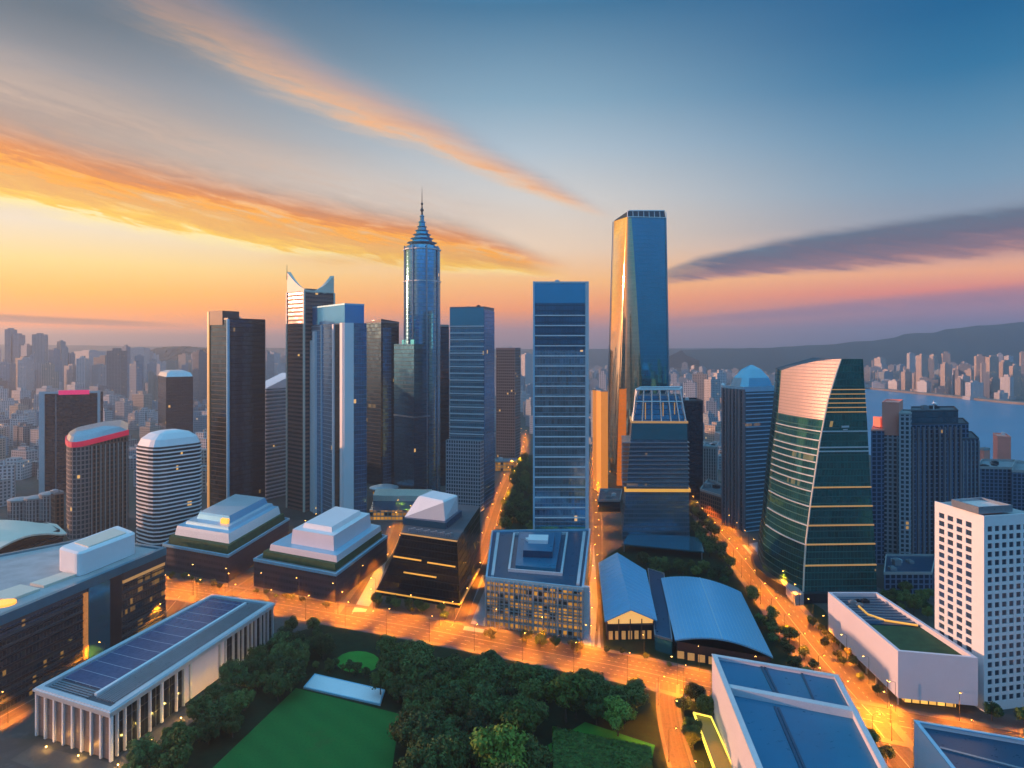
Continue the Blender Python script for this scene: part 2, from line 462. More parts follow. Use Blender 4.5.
class MB:
    """collects faces and links them as one mesh object"""
    def __init__(self):
        self.v, self.f, self.uv, self.mi = [], [], [], []

    def face(self, pts, mi=0, uv=None):
        i0 = len(self.v)
        self.v.extend(pts)
        self.f.append(tuple(range(i0, i0 + len(pts))))
        self.uv.append(uv or [(p[0], p[1]) for p in pts])
        self.mi.append(mi)
        return self

    def wall(self, p, q, z0, z1, mi=0, u0=0.0, z0b=None, z1b=None):
        L = math.dist(p, q)
        a0, b0, a1, b1 = z0, z0 if z0b is None else z0b, z1, z1 if z1b is None else z1b
        self.face([(*p, a0), (*q, b0), (*q, b1), (*p, a1)], mi, [(u0, a0), (u0 + L, b0), (u0 + L, b1), (u0, a1)])
        return u0 + L

    def prism(self, poly, z0, z1, mi=0, top=None, bottom=False, sides=True):
        p = ccw(poly)
        u = 0.0
        if sides:
            for i in range(len(p)):
                u = self.wall(p[i], p[(i + 1) % len(p)], z0, z1, mi, u)
        if top is not None:
            self.face([(*q, z1) for q in p], top)
        if bottom:
            self.face([(*q, z0) for q in reversed(p)], mi if top is None else top)
        return self

    def loft(self, rings, mi=0, cap=None, close=True):
        """rings: list of lists of 3D points, same count, counter-clockwise seen from above, going up"""
        n = len(rings[0])
        for a, b in zip(rings[:-1], rings[1:]):
            u = 0.0
            for i in range(n if close else n - 1):
                j = (i + 1) % n
                L = math.dist(a[i][:2], a[j][:2])
                self.face([a[i], a[j], b[j], b[i]], mi, [(u, a[i][2]), (u + L, a[j][2]), (u + L, b[j][2]), (u, b[i][2])])
                u += L
        if cap is not None:
            self.face(list(rings[-1]), cap)
        return self

    def ring(self, poly, z0, z1, t, mi=0):
        """hollow upstand (parapet) whose outer face is poly"""
        o, i = ccw(poly), offset(poly, -t)
        n = len(o)
        for k in range(n):
            j = (k + 1) % n
            self.wall(o[k], o[j], z0, z1, mi)
            self.wall(i[j], i[k], z0, z1, mi)
            self.face([(*o[k], z1), (*o[j], z1), (*i[j], z1), (*i[k], z1)], mi)
            self.face([(*o[j], z0), (*o[k], z0), (*i[k], z0), (*i[j], z0)], mi)
        return self

    def box(self, c, sx, sy, sz, mi=0, rot=0.0):
        """box standing on c"""
        ca, sa = math.cos(rot), math.sin(rot)
        p = [(c[0] + x * ca - y * sa, c[1] + x * sa + y * ca) for x, y in ((-sx / 2, -sy / 2), (sx / 2, -sy / 2), (sx / 2, sy / 2), (-sx / 2, sy / 2))]
        return self.prism(p, c[2], c[2] + sz, mi, top=mi, bottom=True)

    def tube(self, a, b, r0, r1=None, n=6, mi=0):
        r1 = r0 if r1 is None else r1
        a, b = Vector(a), Vector(b)
        d = (b - a).normalized()
        x = d.orthogonal().normalized()
        y = d.cross(x)
        ra = [a + x * (r0 * math.cos(k * 2 * math.pi / n)) + y * (r0 * math.sin(k * 2 * math.pi / n)) for k in range(n)]
        rb = [b + x * (r1 * math.cos(k * 2 * math.pi / n)) + y * (r1 * math.sin(k * 2 * math.pi / n)) for k in range(n)]
        for k in range(n):
            j = (k + 1) % n
            self.face([tuple(ra[k]), tuple(ra[j]), tuple(rb[j]), tuple(rb[k])], mi)
        self.face([tuple(p) for p in rb], mi)
        self.face([tuple(p) for p in reversed(ra)], mi)
        return self

    def lathe(self, cx, cy, prof, n=20, mi=0, cap=True):
        rings = [[(cx + r * math.cos(k * 2 * math.pi / n), cy + r * math.sin(k * 2 * math.pi / n), z) for k in range(n)] for r, z in prof]
        return self.loft(rings, mi, cap=mi if cap else None)

    def build(self, name, mats, parent=None, smooth=False):
        if not isinstance(mats, (list, tuple)):
            mats = [mats]
        o0 = Vector(parent['_o']) if parent is not None and '_o' in parent else Vector((0, 0, 0))
        me = bpy.data.meshes.new(name)
        me.from_pydata([tuple(Vector(p) - o0) for p in self.v], [], self.f)
        for m in mats:
            me.materials.append(M[m] if isinstance(m, str) else m)
        me.polygons.foreach_set('material_index', self.mi)
        uvl = me.uv_layers.new(name='UVMap')
        flat = []
        for u in self.uv:
            for q in u:
                flat.extend((q[0], q[1]))
        uvl.data.foreach_set('uv', flat)
        if smooth:
            me.polygons.foreach_set('use_smooth', [True] * len(me.polygons))
        if smooth:
            bmm = bmesh.new()
            bmm.from_mesh(me)
            bmesh.ops.remove_doubles(bmm, verts=bmm.verts, dist=0.02)
            bmm.to_mesh(me)
            bmm.free()
            me.set_sharp_from_angle(angle=R(smooth if smooth is not True else 180))
        me.update()
        o = bpy.data.objects.new(name, me)
        COL.objects.link(o)
        if parent is not None:
            o.parent = parent
            if '_o' in parent:
                o['_o'] = parent['_o']
        return o


def thing(name, label, cat, loc, group=None):
    o = bpy.data.objects.new(name, None)
    o.empty_display_size = 2
    COL.objects.link(o)
    loc = (loc[0], loc[1], loc[2] if len(loc) > 2 else 0.0)
    o.location = loc
    o['_o'] = loc
    o['label'] = label
    o['category'] = cat
    if group:
        o['group'] = group
    return o


def tag(o, label, cat, group=None):
    o['label'] = label
    o['category'] = cat
    if group:
        o['group'] = group
    return o


def struct(mb, name, mats, kind='structure', smooth=False):
    o = mb.build(name, mats, None, smooth)
    o['kind'] = kind
    return o


def roof_bits(root, poly, z, n=3, seed=0, mats=('grey_roof', 'pale', 'dark_metal'), s=1.0):
    """plant on a flat roof: each box its own part"""
    rnd = random.Random(seed)
    p = ccw(poly)
    p4 = [p[0], p[len(p) // 4], p[len(p) // 2], p[3 * len(p) // 4]] if len(p) > 4 else p
    d = Vector(p4[1]) - Vector(p4[0])
    rot = math.atan2(d.y, d.x)
    for i in range(n):
        q = sub_quad(p4, *(lambda a, b: (a, a + 0.05, b, b + 0.05))(rnd.uniform(0.15, 0.8), rnd.uniform(0.15, 0.8)))
        sx, sy, sz = rnd.uniform(2.5, 6) * s, rnd.uniform(2.5, 5) * s, rnd.uniform(1.5, 3.5) * s
        m = MB()
        m.box((*q[0], z), sx, sy, sz, 0, rot)
        m.box((*q[0], z + sz), sx * 0.5, sy * 0.5, 0.5, 0, rot)
        m.build('rooftop_unit', rnd.choice(mats), root)


def bands(poly, z0, z1, step, th, outw, name, mat, root, phase=0.0):
    m = MB()
    q = offset(poly, outw)
    z = z0 + phase
    while z < z1:
        m.prism(q, z, z + th, 0, top=0, bottom=True)
        z += step
    return m.build(name, mat, root)


def fins(p, q, z0, z1, n, wd, dp, name, mat, root, t0=0.0, t1=1.0):
    """n upright fins on the wall p->q (outside on its right)"""
    m = MB()
    d = (Vector(q) - Vector(p)).normalized()
    rot = math.atan2(d.y, d.x)
    nn = Vector((d.y, -d.x))
    for i in range(n):
        c = Vector(lerp2(p, q, t0 + (t1 - t0) * (i / (n - 1) if n > 1 else 0.5))) + nn * (dp * 0.5 - 0.15)
        m.box((c.x, c.y, z0), wd, dp, z1 - z0, 0, rot)
    return m.build(name, mat, root)

# ================================================================== ground, roads, water, hills, haze
def ground_mat():
    m, k, b = principled('city_ground')
    t = k.new('ShaderNodeTexCoord')
    n1 = k.noise(t.outputs['Object'], 0.012, 6, 0.65)
    n2 = k.noise(t.outputs['Object'], 0.15, 6, 0.65)
    v = k.new('ShaderNodeTexVoronoi')
    k.put(v.inputs['Vector'], t.outputs['Object'])
    v.inputs['Scale'].default_value = 0.035
    c = k.mix(k.smooth(n1, 0.42, 0.6), (0.045, 0.042, 0.042, 1), (0.022, 0.034, 0.022, 1))
    c = k.mix(k.m('MULTIPLY', v.outputs['Color'], 0.35), c, (0.11, 0.10, 0.10, 1))
    c = k.mix(k.smooth(n2, 0.5, 0.75), c, (0.10, 0.095, 0.09, 1))
    k.put(b.inputs['Base Color'], c)
    b.inputs['Roughness'].default_value = 0.85
    return m


M['ground'] = ground_mat()


def road_mat():
    m, k, b = principled('asphalt')
    t = k.new('ShaderNodeTexCoord')
    n1 = k.noise(t.outputs['Object'], 0.05, 6, 0.6)
    n2 = k.noise(t.outputs['Object'], 0.7, 5, 0.65)
    uv = k.new('ShaderNodeUVMap')
    s = k.new('ShaderNodeSeparateXYZ')
    k.put(s.inputs[0], uv.outputs[0])
    tr = k.noise(k.xyz(k.m('MULTIPLY', s.outputs[0], 0.01), k.m('MULTIPLY', s.outputs[1], 0.9)), 1.0, 4, 0.6)
    c = k.mix(n1, (0.038, 0.036, 0.034, 1), (0.07, 0.066, 0.062, 1))
    c = k.mix(k.smooth(n2, 0.45, 0.75), c, (0.03, 0.028, 0.027, 1))
    c = k.mix(k.m('MULTIPLY', k.smooth(tr, 0.45, 0.7), 0.5), c, (0.095, 0.09, 0.085, 1))
    k.put(b.inputs['Base Color'], c)
    b.inputs['Specular IOR Level'].default_value = 0.15
    k.put(b.inputs['Roughness'], k.m('ADD', 0.65, k.m('MULTIPLY', n1, 0.3)))
    return m


M['asphalt'] = road_mat()
M['paving'] = plain('paving', (0.11, 0.10, 0.09), 0.8, var=0.5, scale=0.1, spec=0.15)
M['marking'] = plain('road_marking', (0.35, 0.34, 0.32), 0.7, spec=0.15)


def lawn_mat():
    m, k, b = principled('lawn_grass')
    t = k.new('ShaderNodeTexCoord')
    wv = k.new('ShaderNodeTexWave', bands_direction='DIAGONAL')
    k.put(wv.inputs['Vector'], t.outputs['Object'])
    wv.inputs['Scale'].default_value = 0.045
    wv.inputs['Distortion'].default_value = 1.5
    n1 = k.noise(t.outputs['Object'], 0.05, 6, 0.65)
    n2 = k.noise(t.outputs['Object'], 0.9, 5, 0.7)
    c = k.mix(n1, (0.008, 0.115, 0.028, 1), (0.014, 0.17, 0.032, 1))
    c = k.mix(k.m('MULTIPLY', wv.outputs[1], 0.28), c, (0.026, 0.20, 0.042, 1))
    c = k.mix(k.m('MULTIPLY', k.smooth(n1, 0.56, 0.72), 0.5), c, (0.05, 0.10, 0.03, 1))
    c = k.mix(k.m('MULTIPLY', k.smooth(n2, 0.45, 0.8), 0.5), c, (0.006, 0.06, 0.018, 1))
    k.put(b.inputs['Base Color'], c)
    b.inputs['Roughness'].default_value = 0.9
    b.inputs['Specular IOR Level'].default_value = 0.1
    return m


M['lawn'] = lawn_mat()
M['bright_lawn'] = plain('bright_lawn_grass', (0.03, 0.22, 0.03), 0.9, var=0.4, scale=0.08, spec=0.1)
M['verge'] = plain('verge_grass', (0.012, 0.026, 0.012), 0.95, var=0.7, scale=0.2, spec=0.1)
M['hill'] = plain('hill_forest', (0.015, 0.045, 0.05), 0.95, var=0.6, scale=0.004, spec=0.1)
M['quay'] = plain('shore_stone', (0.25, 0.20, 0.17), 0.8, var=0.6, scale=0.03)

g = MB()
g.face([(-16000, -6000, 0), (16000, -6000, 0), (16000, 20000, 0), (-16000, 20000, 0)])
struct(g, 'ground', 'ground')


def poly_sheet(name, mat, pts, z, kind='structure'):
    m = MB()
    m.face([(*q, z) for q in ccw(pts)])
    return struct(m, name, mat, kind)


def spline(pts, n=8):
    res = []
    P = [pts[0]] + list(pts) + [pts[-1]]
    for i in range(1, len(P) - 2):
        for k in range(n):
            t = k / n
            p0, p1, p2, p3 = P[i - 1], P[i], P[i + 1], P[i + 2]
            res.append(tuple(0.5 * ((2 * p1[j]) + (-p0[j] + p2[j]) * t + (2 * p0[j] - 5 * p1[j] + 4 * p2[j] - p3[j]) * t * t + (-p0[j] + 3 * p1[j] - 3 * p2[j] + p3[j]) * t ** 3) for j in range(2)))
    res.append(tuple(pts[-1]))
    return res


ROADS = {}


def road(name, pts, width, z, lanes=0, kerb=True, walk=3.5):
    """asphalt strip with kerbed pavements on both sides and painted lane lines"""
    c = spline([Vector(p) for p in pts], 10)
    nrm = []
    for i in range(len(c)):
        d = Vector(c[min(i + 1, len(c) - 1)]) - Vector(c[max(i - 1, 0)])
        d.normalize()
        nrm.append(Vector((d.y, -d.x)))
    ROADS[name] = (c, nrm, width)

    def strip(mb, o0, o1, zz, thick=0.0):
        u = 0
        for i in range(len(c) - 1):
            a, b = Vector(c[i]), Vector(c[i + 1])
            L = (b - a).length
            p = [a + nrm[i] * o0, a + nrm[i] * o1, b + nrm[i + 1] * o1, b + nrm[i + 1] * o0]
            mb.face([(*p[0], zz), (*p[1], zz), (*p[2], zz), (*p[3], zz)], 0, [(u, o0), (u, o1), (u + L, o1), (u + L, o0)])
            if thick:
                mb.face([(*p[0], zz - thick), (*p[0], zz), (*p[3], zz), (*p[3], zz - thick)], 0)
                mb.face([(*p[1], zz), (*p[1], zz - thick), (*p[2], zz - thick), (*p[2], zz)], 0)
            u += L
    m = MB()
    strip(m, -width / 2, width / 2, z)
    struct(m, 'road', 'asphalt')
    if kerb:
        m = MB()
        strip(m, width / 2, width / 2 + walk, z + 0.13, 0.14)
        strip(m, -width / 2 - walk, -width / 2, z + 0.13, 0.14)
        struct(m, 'pavement', 'paving')
    if lanes:
        m = MB()
        for k in range(1, lanes):
            o = -width / 2 + width * k / lanes
            solid = (k == lanes // 2)
            for i in range(len(c) - 1):
                a, b = Vector(c[i]), Vector(c[i + 1])
                L = (b - a).length
                n = max(1, int(L / 9))
                for q in range(n):
                    t0, t1 = q / n, (q + (1.0 if solid else 0.4)) / n
                    pa, pb = a.lerp(b, t0), a.lerp(b, t1)
                    na, nb = nrm[i].lerp(nrm[i + 1], t0), nrm[i].lerp(nrm[i + 1], t1)
                    w2 = 0.12
                    m.face([(*(pa + na * (o - w2)), z + 0.005), (*(pa + na * (o + w2)), z + 0.005), (*(pb + nb * (o + w2)), z + 0.005), (*(pb + nb * (o - w2)), z + 0.005)])
        struct(m, 'road_markings', 'marking')
    return c, nrm


BLV = [G(60, 571), G(168, 588), G(240, 598), (G(320, 611)), G(430, 630), G(560, 655), G(640, 671), G(700, 685), G(800, 705), G(900, 726), G(1060, 756)]
road('boulevard', BLV, 25, 0.008, 6)
road('avenue', [G(684, 470), G(690, 488), G(706, 515), G(738, 552), G(776, 600), G(815, 650), G(858, 700), G(873, 716)], 20, 0.012, 4)
road('park_road', [G(668, 684), G(668, 705), G(673, 735), G(684, 775), G(700, 830)], 7, 0.016, 0, walk=1.5)
road('side_street', [G(452, 626), G(466, 596), G(486, 556), G(494, 530), G(505, 495), G(519, 460), G(524, 435)], 12, 0.016, 2)
road('tower_lane', [G(588, 650), G(594, 590), G(597, 555), G(597, 515), G(594, 480), G(592, 450)], 6, 0.016, 0, walk=1.5)
road('west_street', [G(180, 596), G(150, 628), G(90, 668), G(28, 702), G(-60, 750)], 13, 0.02, 2)
road('office_street', [G(352, 614), G(380, 572), G(396, 545), G(404, 520), G(402, 500), G(398, 480)], 14, 0.016, 2)
road('quay_road', [G(872, 722), G(890, 745), G(915, 775), G(940, 820)], 12, 0.02, 2)
road('podium_lane', [G(232, 594), G(262, 575), G(300, 545), G(320, 520)], 8, 0.02, 0, walk=1.5)

# pale forecourts between the office blocks
M['blue_paving'] = plain('pale_blue_paving', (0.20, 0.25, 0.32), 0.6, var=0.3, scale=0.08)
poly_sheet('plaza_path', 'blue_paving', [G(352, 612), G(374, 572), G(386, 562), G(374, 612)], 0.02)
poly_sheet('plaza_path', 'blue_paving', [G(463, 630), G(482, 575), G(490, 575), G(484, 633)], 0.02)
poly_sheet('plaza_path', 'blue_paving', [G(576, 647), G(586, 545), G(594, 545), G(601, 650)], 0.024)
poly_sheet('plaza_path', 'blue_paving', [G(742, 545), G(770, 540), G(772, 570), G(757, 562)], 0.02)

# lawns of the park
poly_sheet('lawn', 'lawn', [G(296, 688), G(400, 714), G(392, 770), G(384, 830), G(130, 830), G(205, 775)], 0.006)
el = [(G(358 + 22 * math.cos(t * 0.3927), 662 + 11 * math.sin(t * 0.3927))) for t in range(16)]
poly_sheet('lawn', 'bright_lawn', el, 0.012)
poly_sheet('lawn', 'bright_lawn', [G(548, 745), G(585, 722), G(655, 745), G(650, 770), G(560, 790)], 0.006)
poly_sheet('lawn', 'verge', [G(690, 495), G(706, 522), G(790, 640), G(840, 690), G(786, 694), G(650, 668), G(604, 652), G(600, 560), G(640, 535)], 0.004)
poly_sheet('lawn', 'verge', [G(779, 582), G(824, 610), G(888, 706), G(868, 700), G(820, 640)], 0.004)
poly_sheet('lawn', 'verge', [G(507, 500), G(524, 455), G(534, 455), G(540, 535), G(500, 530)], 0.004)
poly_sheet('lawn', 'verge', [G(270, 640), G(330, 622), G(662, 690), G(672, 830), G(60, 830), G(120, 765)], 0.002)
poly_sheet('lawn', 'verge', [G(678, 700), G(716, 690), G(725, 830), G(700, 830)], 0.002)


# the channel
def water_mat():
    m, k, b = principled('water')
    t = k.new('ShaderNodeTexCoord')
    n = k.noise(t.outputs['Object'], 0.05, 5, 0.6)
    n2 = k.noise(t.outputs['Object'], 0.004, 4, 0.6)
    k.put(b.inputs['Base Color'], k.mix(n2, (0.05, 0.22, 0.36, 1), (0.08, 0.28, 0.44, 1)))
    k.put(b.inputs['Roughness'], k.m('ADD', 0.3, k.m('MULTIPLY', n2, 0.16)))
    b.inputs['Specular IOR Level'].default_value = 0.25
    bp = k.new('ShaderNodeBump')
    k.put(bp.inputs['Height'], n)
    bp.inputs['Strength'].default_value = 0.12
    bp.inputs['Distance'].default_value = 1.0
    k.put(b.inputs['Normal'], bp.outputs[0])
    return m


M['water'] = water_mat()
shore = [G(800, 391), G(866, 389), G(905, 393), G(950, 397.5), G(1000, 403), G(1060, 408), G(1300, 420)]
near = [G(1500, 470), G(1100, 475), G(1000, 472), G(920, 470), G(860, 452), G(830, 430), G(800, 410)]
poly_sheet('water', 'water', near + shore, 0.03)
# quay edge of the far shore: a real wall with a lit promenade
m = MB()
for i in range(len(shore) - 1):
    a, b = Vector(shore[i]), Vector(shore[i + 1])
    d = (b - a).normalized()
    nn = Vector((-d.y, d.x))
    if nn.y < 0:
        nn = -nn
    m.prism([a, b, b + nn * 30, a + nn * 30], 0.0, 6.0, 0, top=0)
struct(m, 'shore', 'quay')


# hills on the horizon
def ridge(pts, D, deep, name='hill', seed=1):
    """pts: (column, row of the crest); the ridge stands at depth D with real slopes on both sides"""
    rnd = random.Random(seed)
    m = MB()
    crest = []
    n = 60
    for i in range(n + 1):
        u = pts[0][0] + (pts[-1][0] - pts[0][0]) * i / n
        for (a, b) in zip(pts[:-1], pts[1:]):
            if a[0] <= u <= b[0]:
                t = (u - a[0]) / (b[0] - a[0])
                t = t * t * (3 - 2 * t)
                v = a[1] + (b[1] - a[1]) * t
                break
        crest.append((at(u, D), max(2.0, zv(v, D) * (1 + rnd.uniform(-0.012, 0.012)))))
    prof = [(-1.0, 0.0), (-0.75, 0.22), (-0.5, 0.5), (-0.25, 0.82), (0, 1.0), (0.4, 0.7), (1.0, 0.0)]
    rows = []
    for (x, y), z in crest:
        rows.append([(x + rnd.uniform(-30, 30), y + s * deep + rnd.uniform(-30, 30), z * h * (rnd.uniform(0.85, 1.1) if h < 1 else 1)) for s, h in prof])
    for a, b in zip(rows[:-1], rows[1:]):
        for j in range(len(prof) - 1):
            m.face([a[j], b[j], b[j + 1], a[j + 1]])
    return struct(m, name, 'hill', smooth=40)


ridge([(680, 350), (760, 348), (820, 345), (870, 341), (920, 333), (980, 326), (1030, 322), (1120, 320), (1300, 330)], 4700, 700, seed=3)
ridge([(380, 350), (450, 349), (560, 349), (650, 348.5), (760, 348), (900, 348)], 6600, 900, seed=5)
ridge([(148, 351), (165, 347.2), (180, 346.3), (200, 348), (240, 351)], 3600, 420, seed=4)
ridge([(-240, 343), (-60, 344), (60, 345), (150, 346.5), (300, 348), (420, 349)], 6200, 900, seed=6)

# haze: the air over the city, one even closed volume
hz = MB()
hz.prism([(-9000, -1200), (9000, -1200), (9000, 7900), (-9000, 7900)], -1.0, 350.0, 0, top=0, bottom=True)
hm = bpy.data.materials.new('haze_air')
hm.use_nodes = True
hm.node_tree.nodes.clear()
k = N(hm.node_tree)
ho = k.new('ShaderNodeOutputMaterial')
pv = k.new('ShaderNodeVolumePrincipled')
pv.inputs['Color'].default_value = (0.70, 0.83, 1.0, 1)
pv.inputs['Density'].default_value = 0.00016
pv.inputs['Anisotropy'].default_value = 0.55
k.l.new(pv.outputs[0], ho.inputs['Volume'])
hob = struct(hz, 'haze', [hm], kind='stuff')
hob['label'] = 'thin mauve evening haze over the whole city'

# ================================================================== towers
F_ = facade
M['brown_band'] = plain('brown_band', (0.21, 0.11, 0.085), 0.5)
M['crown_blue'] = plain('bright_blue_crown_glass', (0.04, 0.34, 0.72), 0.2, metal=0.6, var=0.1)
M['crown_glass'] = plain('steel_blue_crown', (0.16, 0.38, 0.52), 0.2, metal=0.85, var=0.12)
M['gem_glass'] = plain('pale_gem_glass', (0.24, 0.40, 0.50), 0.18, metal=0.85, var=0.12)
M['fac_pinksign'] = F_('dark_office_glass', (0.07, 0.12, 0.17), (0.04, 0.05, 0.065), 4, 3, 0.18, 0.10, 0.85, 0.12, 0.006)
M['fac_grid'] = F_('gridded_office_wall', (0.06, 0.09, 0.12), (0.27, 0.24, 0.24), 3.6, 3.0, 0.30, 0.34, 0.5, 0.2, 0.02)
M['fac_brown'] = F_('brown_pier_wall', (0.05, 0.04, 0.045), (0.20, 0.12, 0.09), 3.6, 3.0, 0.3, 0.4, 0.5, 0.25, 0.03)
M['fac_stripe'] = F_('dark_ribbon_glazing', (0.045, 0.06, 0.08), (0.10, 0.10, 0.11), 3.6, 1.8, 0.1, 0.06, 0.6, 0.15, 0.02)
M['fac_black'] = F_('near_black_curtain_glass', (0.05, 0.11, 0.16), (0.014, 0.022, 0.032), 4, 1.8, 0.14, 0.08, 0.85, 0.10, 0.004, 0.012, (1, 0.6, 0.2), 0.5)
M['fac_tealstripe'] = F_('teal_banded_glass', (0.12, 0.24, 0.30), (0.42, 0.46, 0.50), 3.8, 1.8, 0.34, 0.05, 0.7, 0.15, 0.006)
M['fac_brownband'] = F_('brown_banded_glass', (0.14, 0.10, 0.11), (0.30, 0.17, 0.15), 3.8, 3, 0.42, 0.05, 0.6, 0.2, 0.006)
M['fac_bluepin'] = F_('blue_pinstriped_glass', (0.10, 0.26, 0.44), (0.46, 0.56, 0.66), 3.6, 1.6, 0.10, 0.22, 0.75, 0.12, 0.006)
M['fac_blue'] = F_('deep_blue_glass', (0.10, 0.36, 0.66), (0.07, 0.20, 0.36), 3.8, 2.4, 0.10, 0.06, 0.8, 0.12, 0.003)
M['fac_spire'] = F_('steel_blue_spire_glass', (0.22, 0.54, 0.76), (0.18, 0.42, 0.56), 3.9, 1.8, 0.20, 0.08, 0.9, 0.12, 0.006, fmet=0.7, frough=0.25)
M['fac_navy'] = F_('navy_glass', (0.06, 0.22, 0.34), (0.03, 0.07, 0.11), 3.9, 2.0, 0.12, 0.06, 0.75, 0.12, 0.003)
M['fac_white_ribbon'] = F_('blue_ribbon_glass', (0.08, 0.30, 0.44), (0.26, 0.36, 0.42), 4.2, 2.0, 0.22, 0.05, 0.75, 0.14, 0.008)
M['fac_framed'] = F_('sky_blue_office_glass', (0.26, 0.46, 0.58), (0.26, 0.34, 0.42), 4.2, 2.0, 0.10, 0.05, 0.88, 0.12, 0.006, gvar=0.6)
M['fac_lattice'] = F_('white_lattice_wall', (0.06, 0.09, 0.13), (0.42, 0.44, 0.50), 3.4, 2.4, 0.32, 0.36, 0.6, 0.2, 0.02)
M['fac_brown_lattice'] = F_('brown_lattice_wall', (0.05, 0.05, 0.06), (0.24, 0.21, 0.21), 3.6, 2.6, 0.4, 0.4, 0.5, 0.2, 0.03)
M['fac_mirror'] = F_('mirror_curtain_glass', (0.03, 0.38, 0.50), (0.02, 0.18, 0.25), 4.2, 2.4, 0.03, 0.025, 0.97, 0.05, 0.0, wob=0.008, gvar=0.12)
M['fac_sunset_mirror'] = F_('sunset_tinted_mirror_glass', (0.98, 0.72, 0.42), (0.5, 0.34, 0.2), 4.2, 2.4, 0.03, 0.025, 0.95, 0.06, 0.0, wob=0.01, gvar=0.12)  # golden sunset reflection put into the glass tint
M['fac_slate'] = F_('slate_banded_glass', (0.09, 0.26, 0.38), (0.11, 0.17, 0.22), 3.4, 1.8, 0.32, 0.08, 0.65, 0.16, 0.008, 0.015, (1, 0.6, 0.25), 0.35)
M['fac_ink'] = F_('ink_blue_glass', (0.04, 0.075, 0.13), (0.012, 0.02, 0.035), 4, 3, 0.12, 0.1, 0.8, 0.15, 0.006)
M['fac_teal'] = F_('dark_teal_glass', (0.05, 0.26, 0.26), (0.04, 0.13, 0.13), 4.1, 2.2, 0.14, 0.05, 0.8, 0.12, 0.004, 0.02, (1, 0.62, 0.22), 0.5)
M['fac_teal_front'] = F_('teal_office_glass', (0.03, 0.28, 0.29), (0.03, 0.13, 0.13), 4.1, 2.2, 0.16, 0.07, 0.78, 0.10, 0.012, 0.07, (1, 0.6, 0.18), 0.6)
M['fac_resid'] = F_('blue_residential_wall', (0.03, 0.06, 0.12), (0.12, 0.19, 0.31), 3.1, 3.4, 0.28, 0.30, 0.5, 0.25, 0.010, litstr=0.8)
M['fac_resid_pale'] = F_('pale_residential_wall', (0.06, 0.07, 0.10), (0.42, 0.42, 0.48), 3.1, 3.0, 0.35, 0.40, 0.5, 0.25, 0.012, litstr=0.8)
M['fac_ivory_ribbon'] = F_('ribbed_ivory_wall', (0.10, 0.09, 0.10), (0.50, 0.46, 0.47), 3.4, 2.6, 0.14, 0.42, 0.4, 0.3, 0.01)
M['fac_amber'] = F_('lit_office_wall', (0.06, 0.05, 0.04), (0.34, 0.30, 0.26), 3.6, 3.2, 0.30, 0.22, 0.3, 0.3, 0.85, 0.0, (1, 0.42, 0.05), 0.42)
M['fac_sloped'] = F_('black_office_glass', (0.035, 0.06, 0.09), (0.010, 0.015, 0.022), 4.4, 2.2, 0.10, 0.05, 0.85, 0.12, 0.012, 0.02, (1, 0.55, 0.12), 0.7)
M['fac_bronze'] = F_('plum_stone_wall', (0.06, 0.06, 0.075), (0.085, 0.08, 0.10), 4.0, 2.2, 0.5, 0.2, 0.3, 0.3, 0.003)
M['fac_office'] = F_('long_office_wall', (0.09, 0.15, 0.20), (0.08, 0.09, 0.10), 4.4, 1.8, 0.30, 0.12, 0.8, 0.15, 0.08, 0.26, (1, 0.50, 0.10), 0.5)


def tower(name, label, cat, poly, z1, mat, roofmat='grey_roof', z0=0.0, par=1.6, bits=3, seed=1, group=None, parmat='concrete', wallname='wall'):
    p = ccw(poly)
    c = center(p)
    t = thing(name, label, cat, (*c, 0), group)
    m = MB()
    m.prism(p, z0, z1, 0)
    m.build(wallname, mat, t)
    m = MB()
    m.face([(*q, z1 - 0.3) for q in offset(p, -0.05)])
    m.build('roof', roofmat, t)
    if par:
        m = MB()
        m.ring(offset(p, 0.15), z1 - 0.6, z1 + par, 0.6)
        m.build('parapet', parmat, t)
    if bits:
        roof_bits(t, p, z1 - 0.3, bits, seed)
    return t


# --- left: dark tower with a pink sign
D = 720
p = quad(42, D, 42, 99, 22, dl=26)
zt = zv(394, D)
t = tower('office_tower', 'dark slab tower with a glowing pink sign along its flat roof edge', 'tower', p, zt, 'fac_pinksign', par=0, bits=2)
m = MB()
d = (Vector(p[1]) - Vector(p[0])).normalized()
rot = math.atan2(d.y, d.x)
nn = Vector((d.y, -d.x))
for s, wd in ((0.0, 5.0), (1.0, 2.4)):
    c = Vector(lerp2(p[0], p[1], s)) + nn * 0.4
    m.box((c.x, c.y, 0), wd, 2.4, zt + 2.5, 0, rot)
c = Vector(lerp2(p[0], p[1], 0.5)) + nn * 0.3
m.box((c.x, c.y, zt), math.dist(p[0], p[1]), 2.0, 2.2, 0, rot)
m.build('frame', 'pale', t)
m = MB()
c = Vector(lerp2(p[0], p[1], 0.56)) + nn * 1.0
m.box((c.x, c.y, zt - 1.2), math.dist(p[0], p[1]) * 0.54, 1.6, 4.6, 0, rot)
m.build('roof_sign', 'pink_sign', t)
fins(p[0], p[1], 0, zt - 1, 1, 0.8, 0.7, 'fin', 'steel', t, 0.24, 0.24)

# --- left: gridded tower with a red crown band
D = 540
C, Rr = at(70, D), at(128, 585)
p = [C, Rr, (Rr[0] - 18, Rr[1] + 34), (C[0] - 24, C[1] + 30)]
p = round_poly(p, 16, 5, which=(0, 3))
c = center(p)
t = thing('office_tower', 'gridded grey tower with a sloping red lit band round its curved crown', 'tower', c)


def ztop(q):
    s = (q[1] - D) / (585 - D)
    return 72.5 + 6.0 * max(-0.2, min(1.4, s))


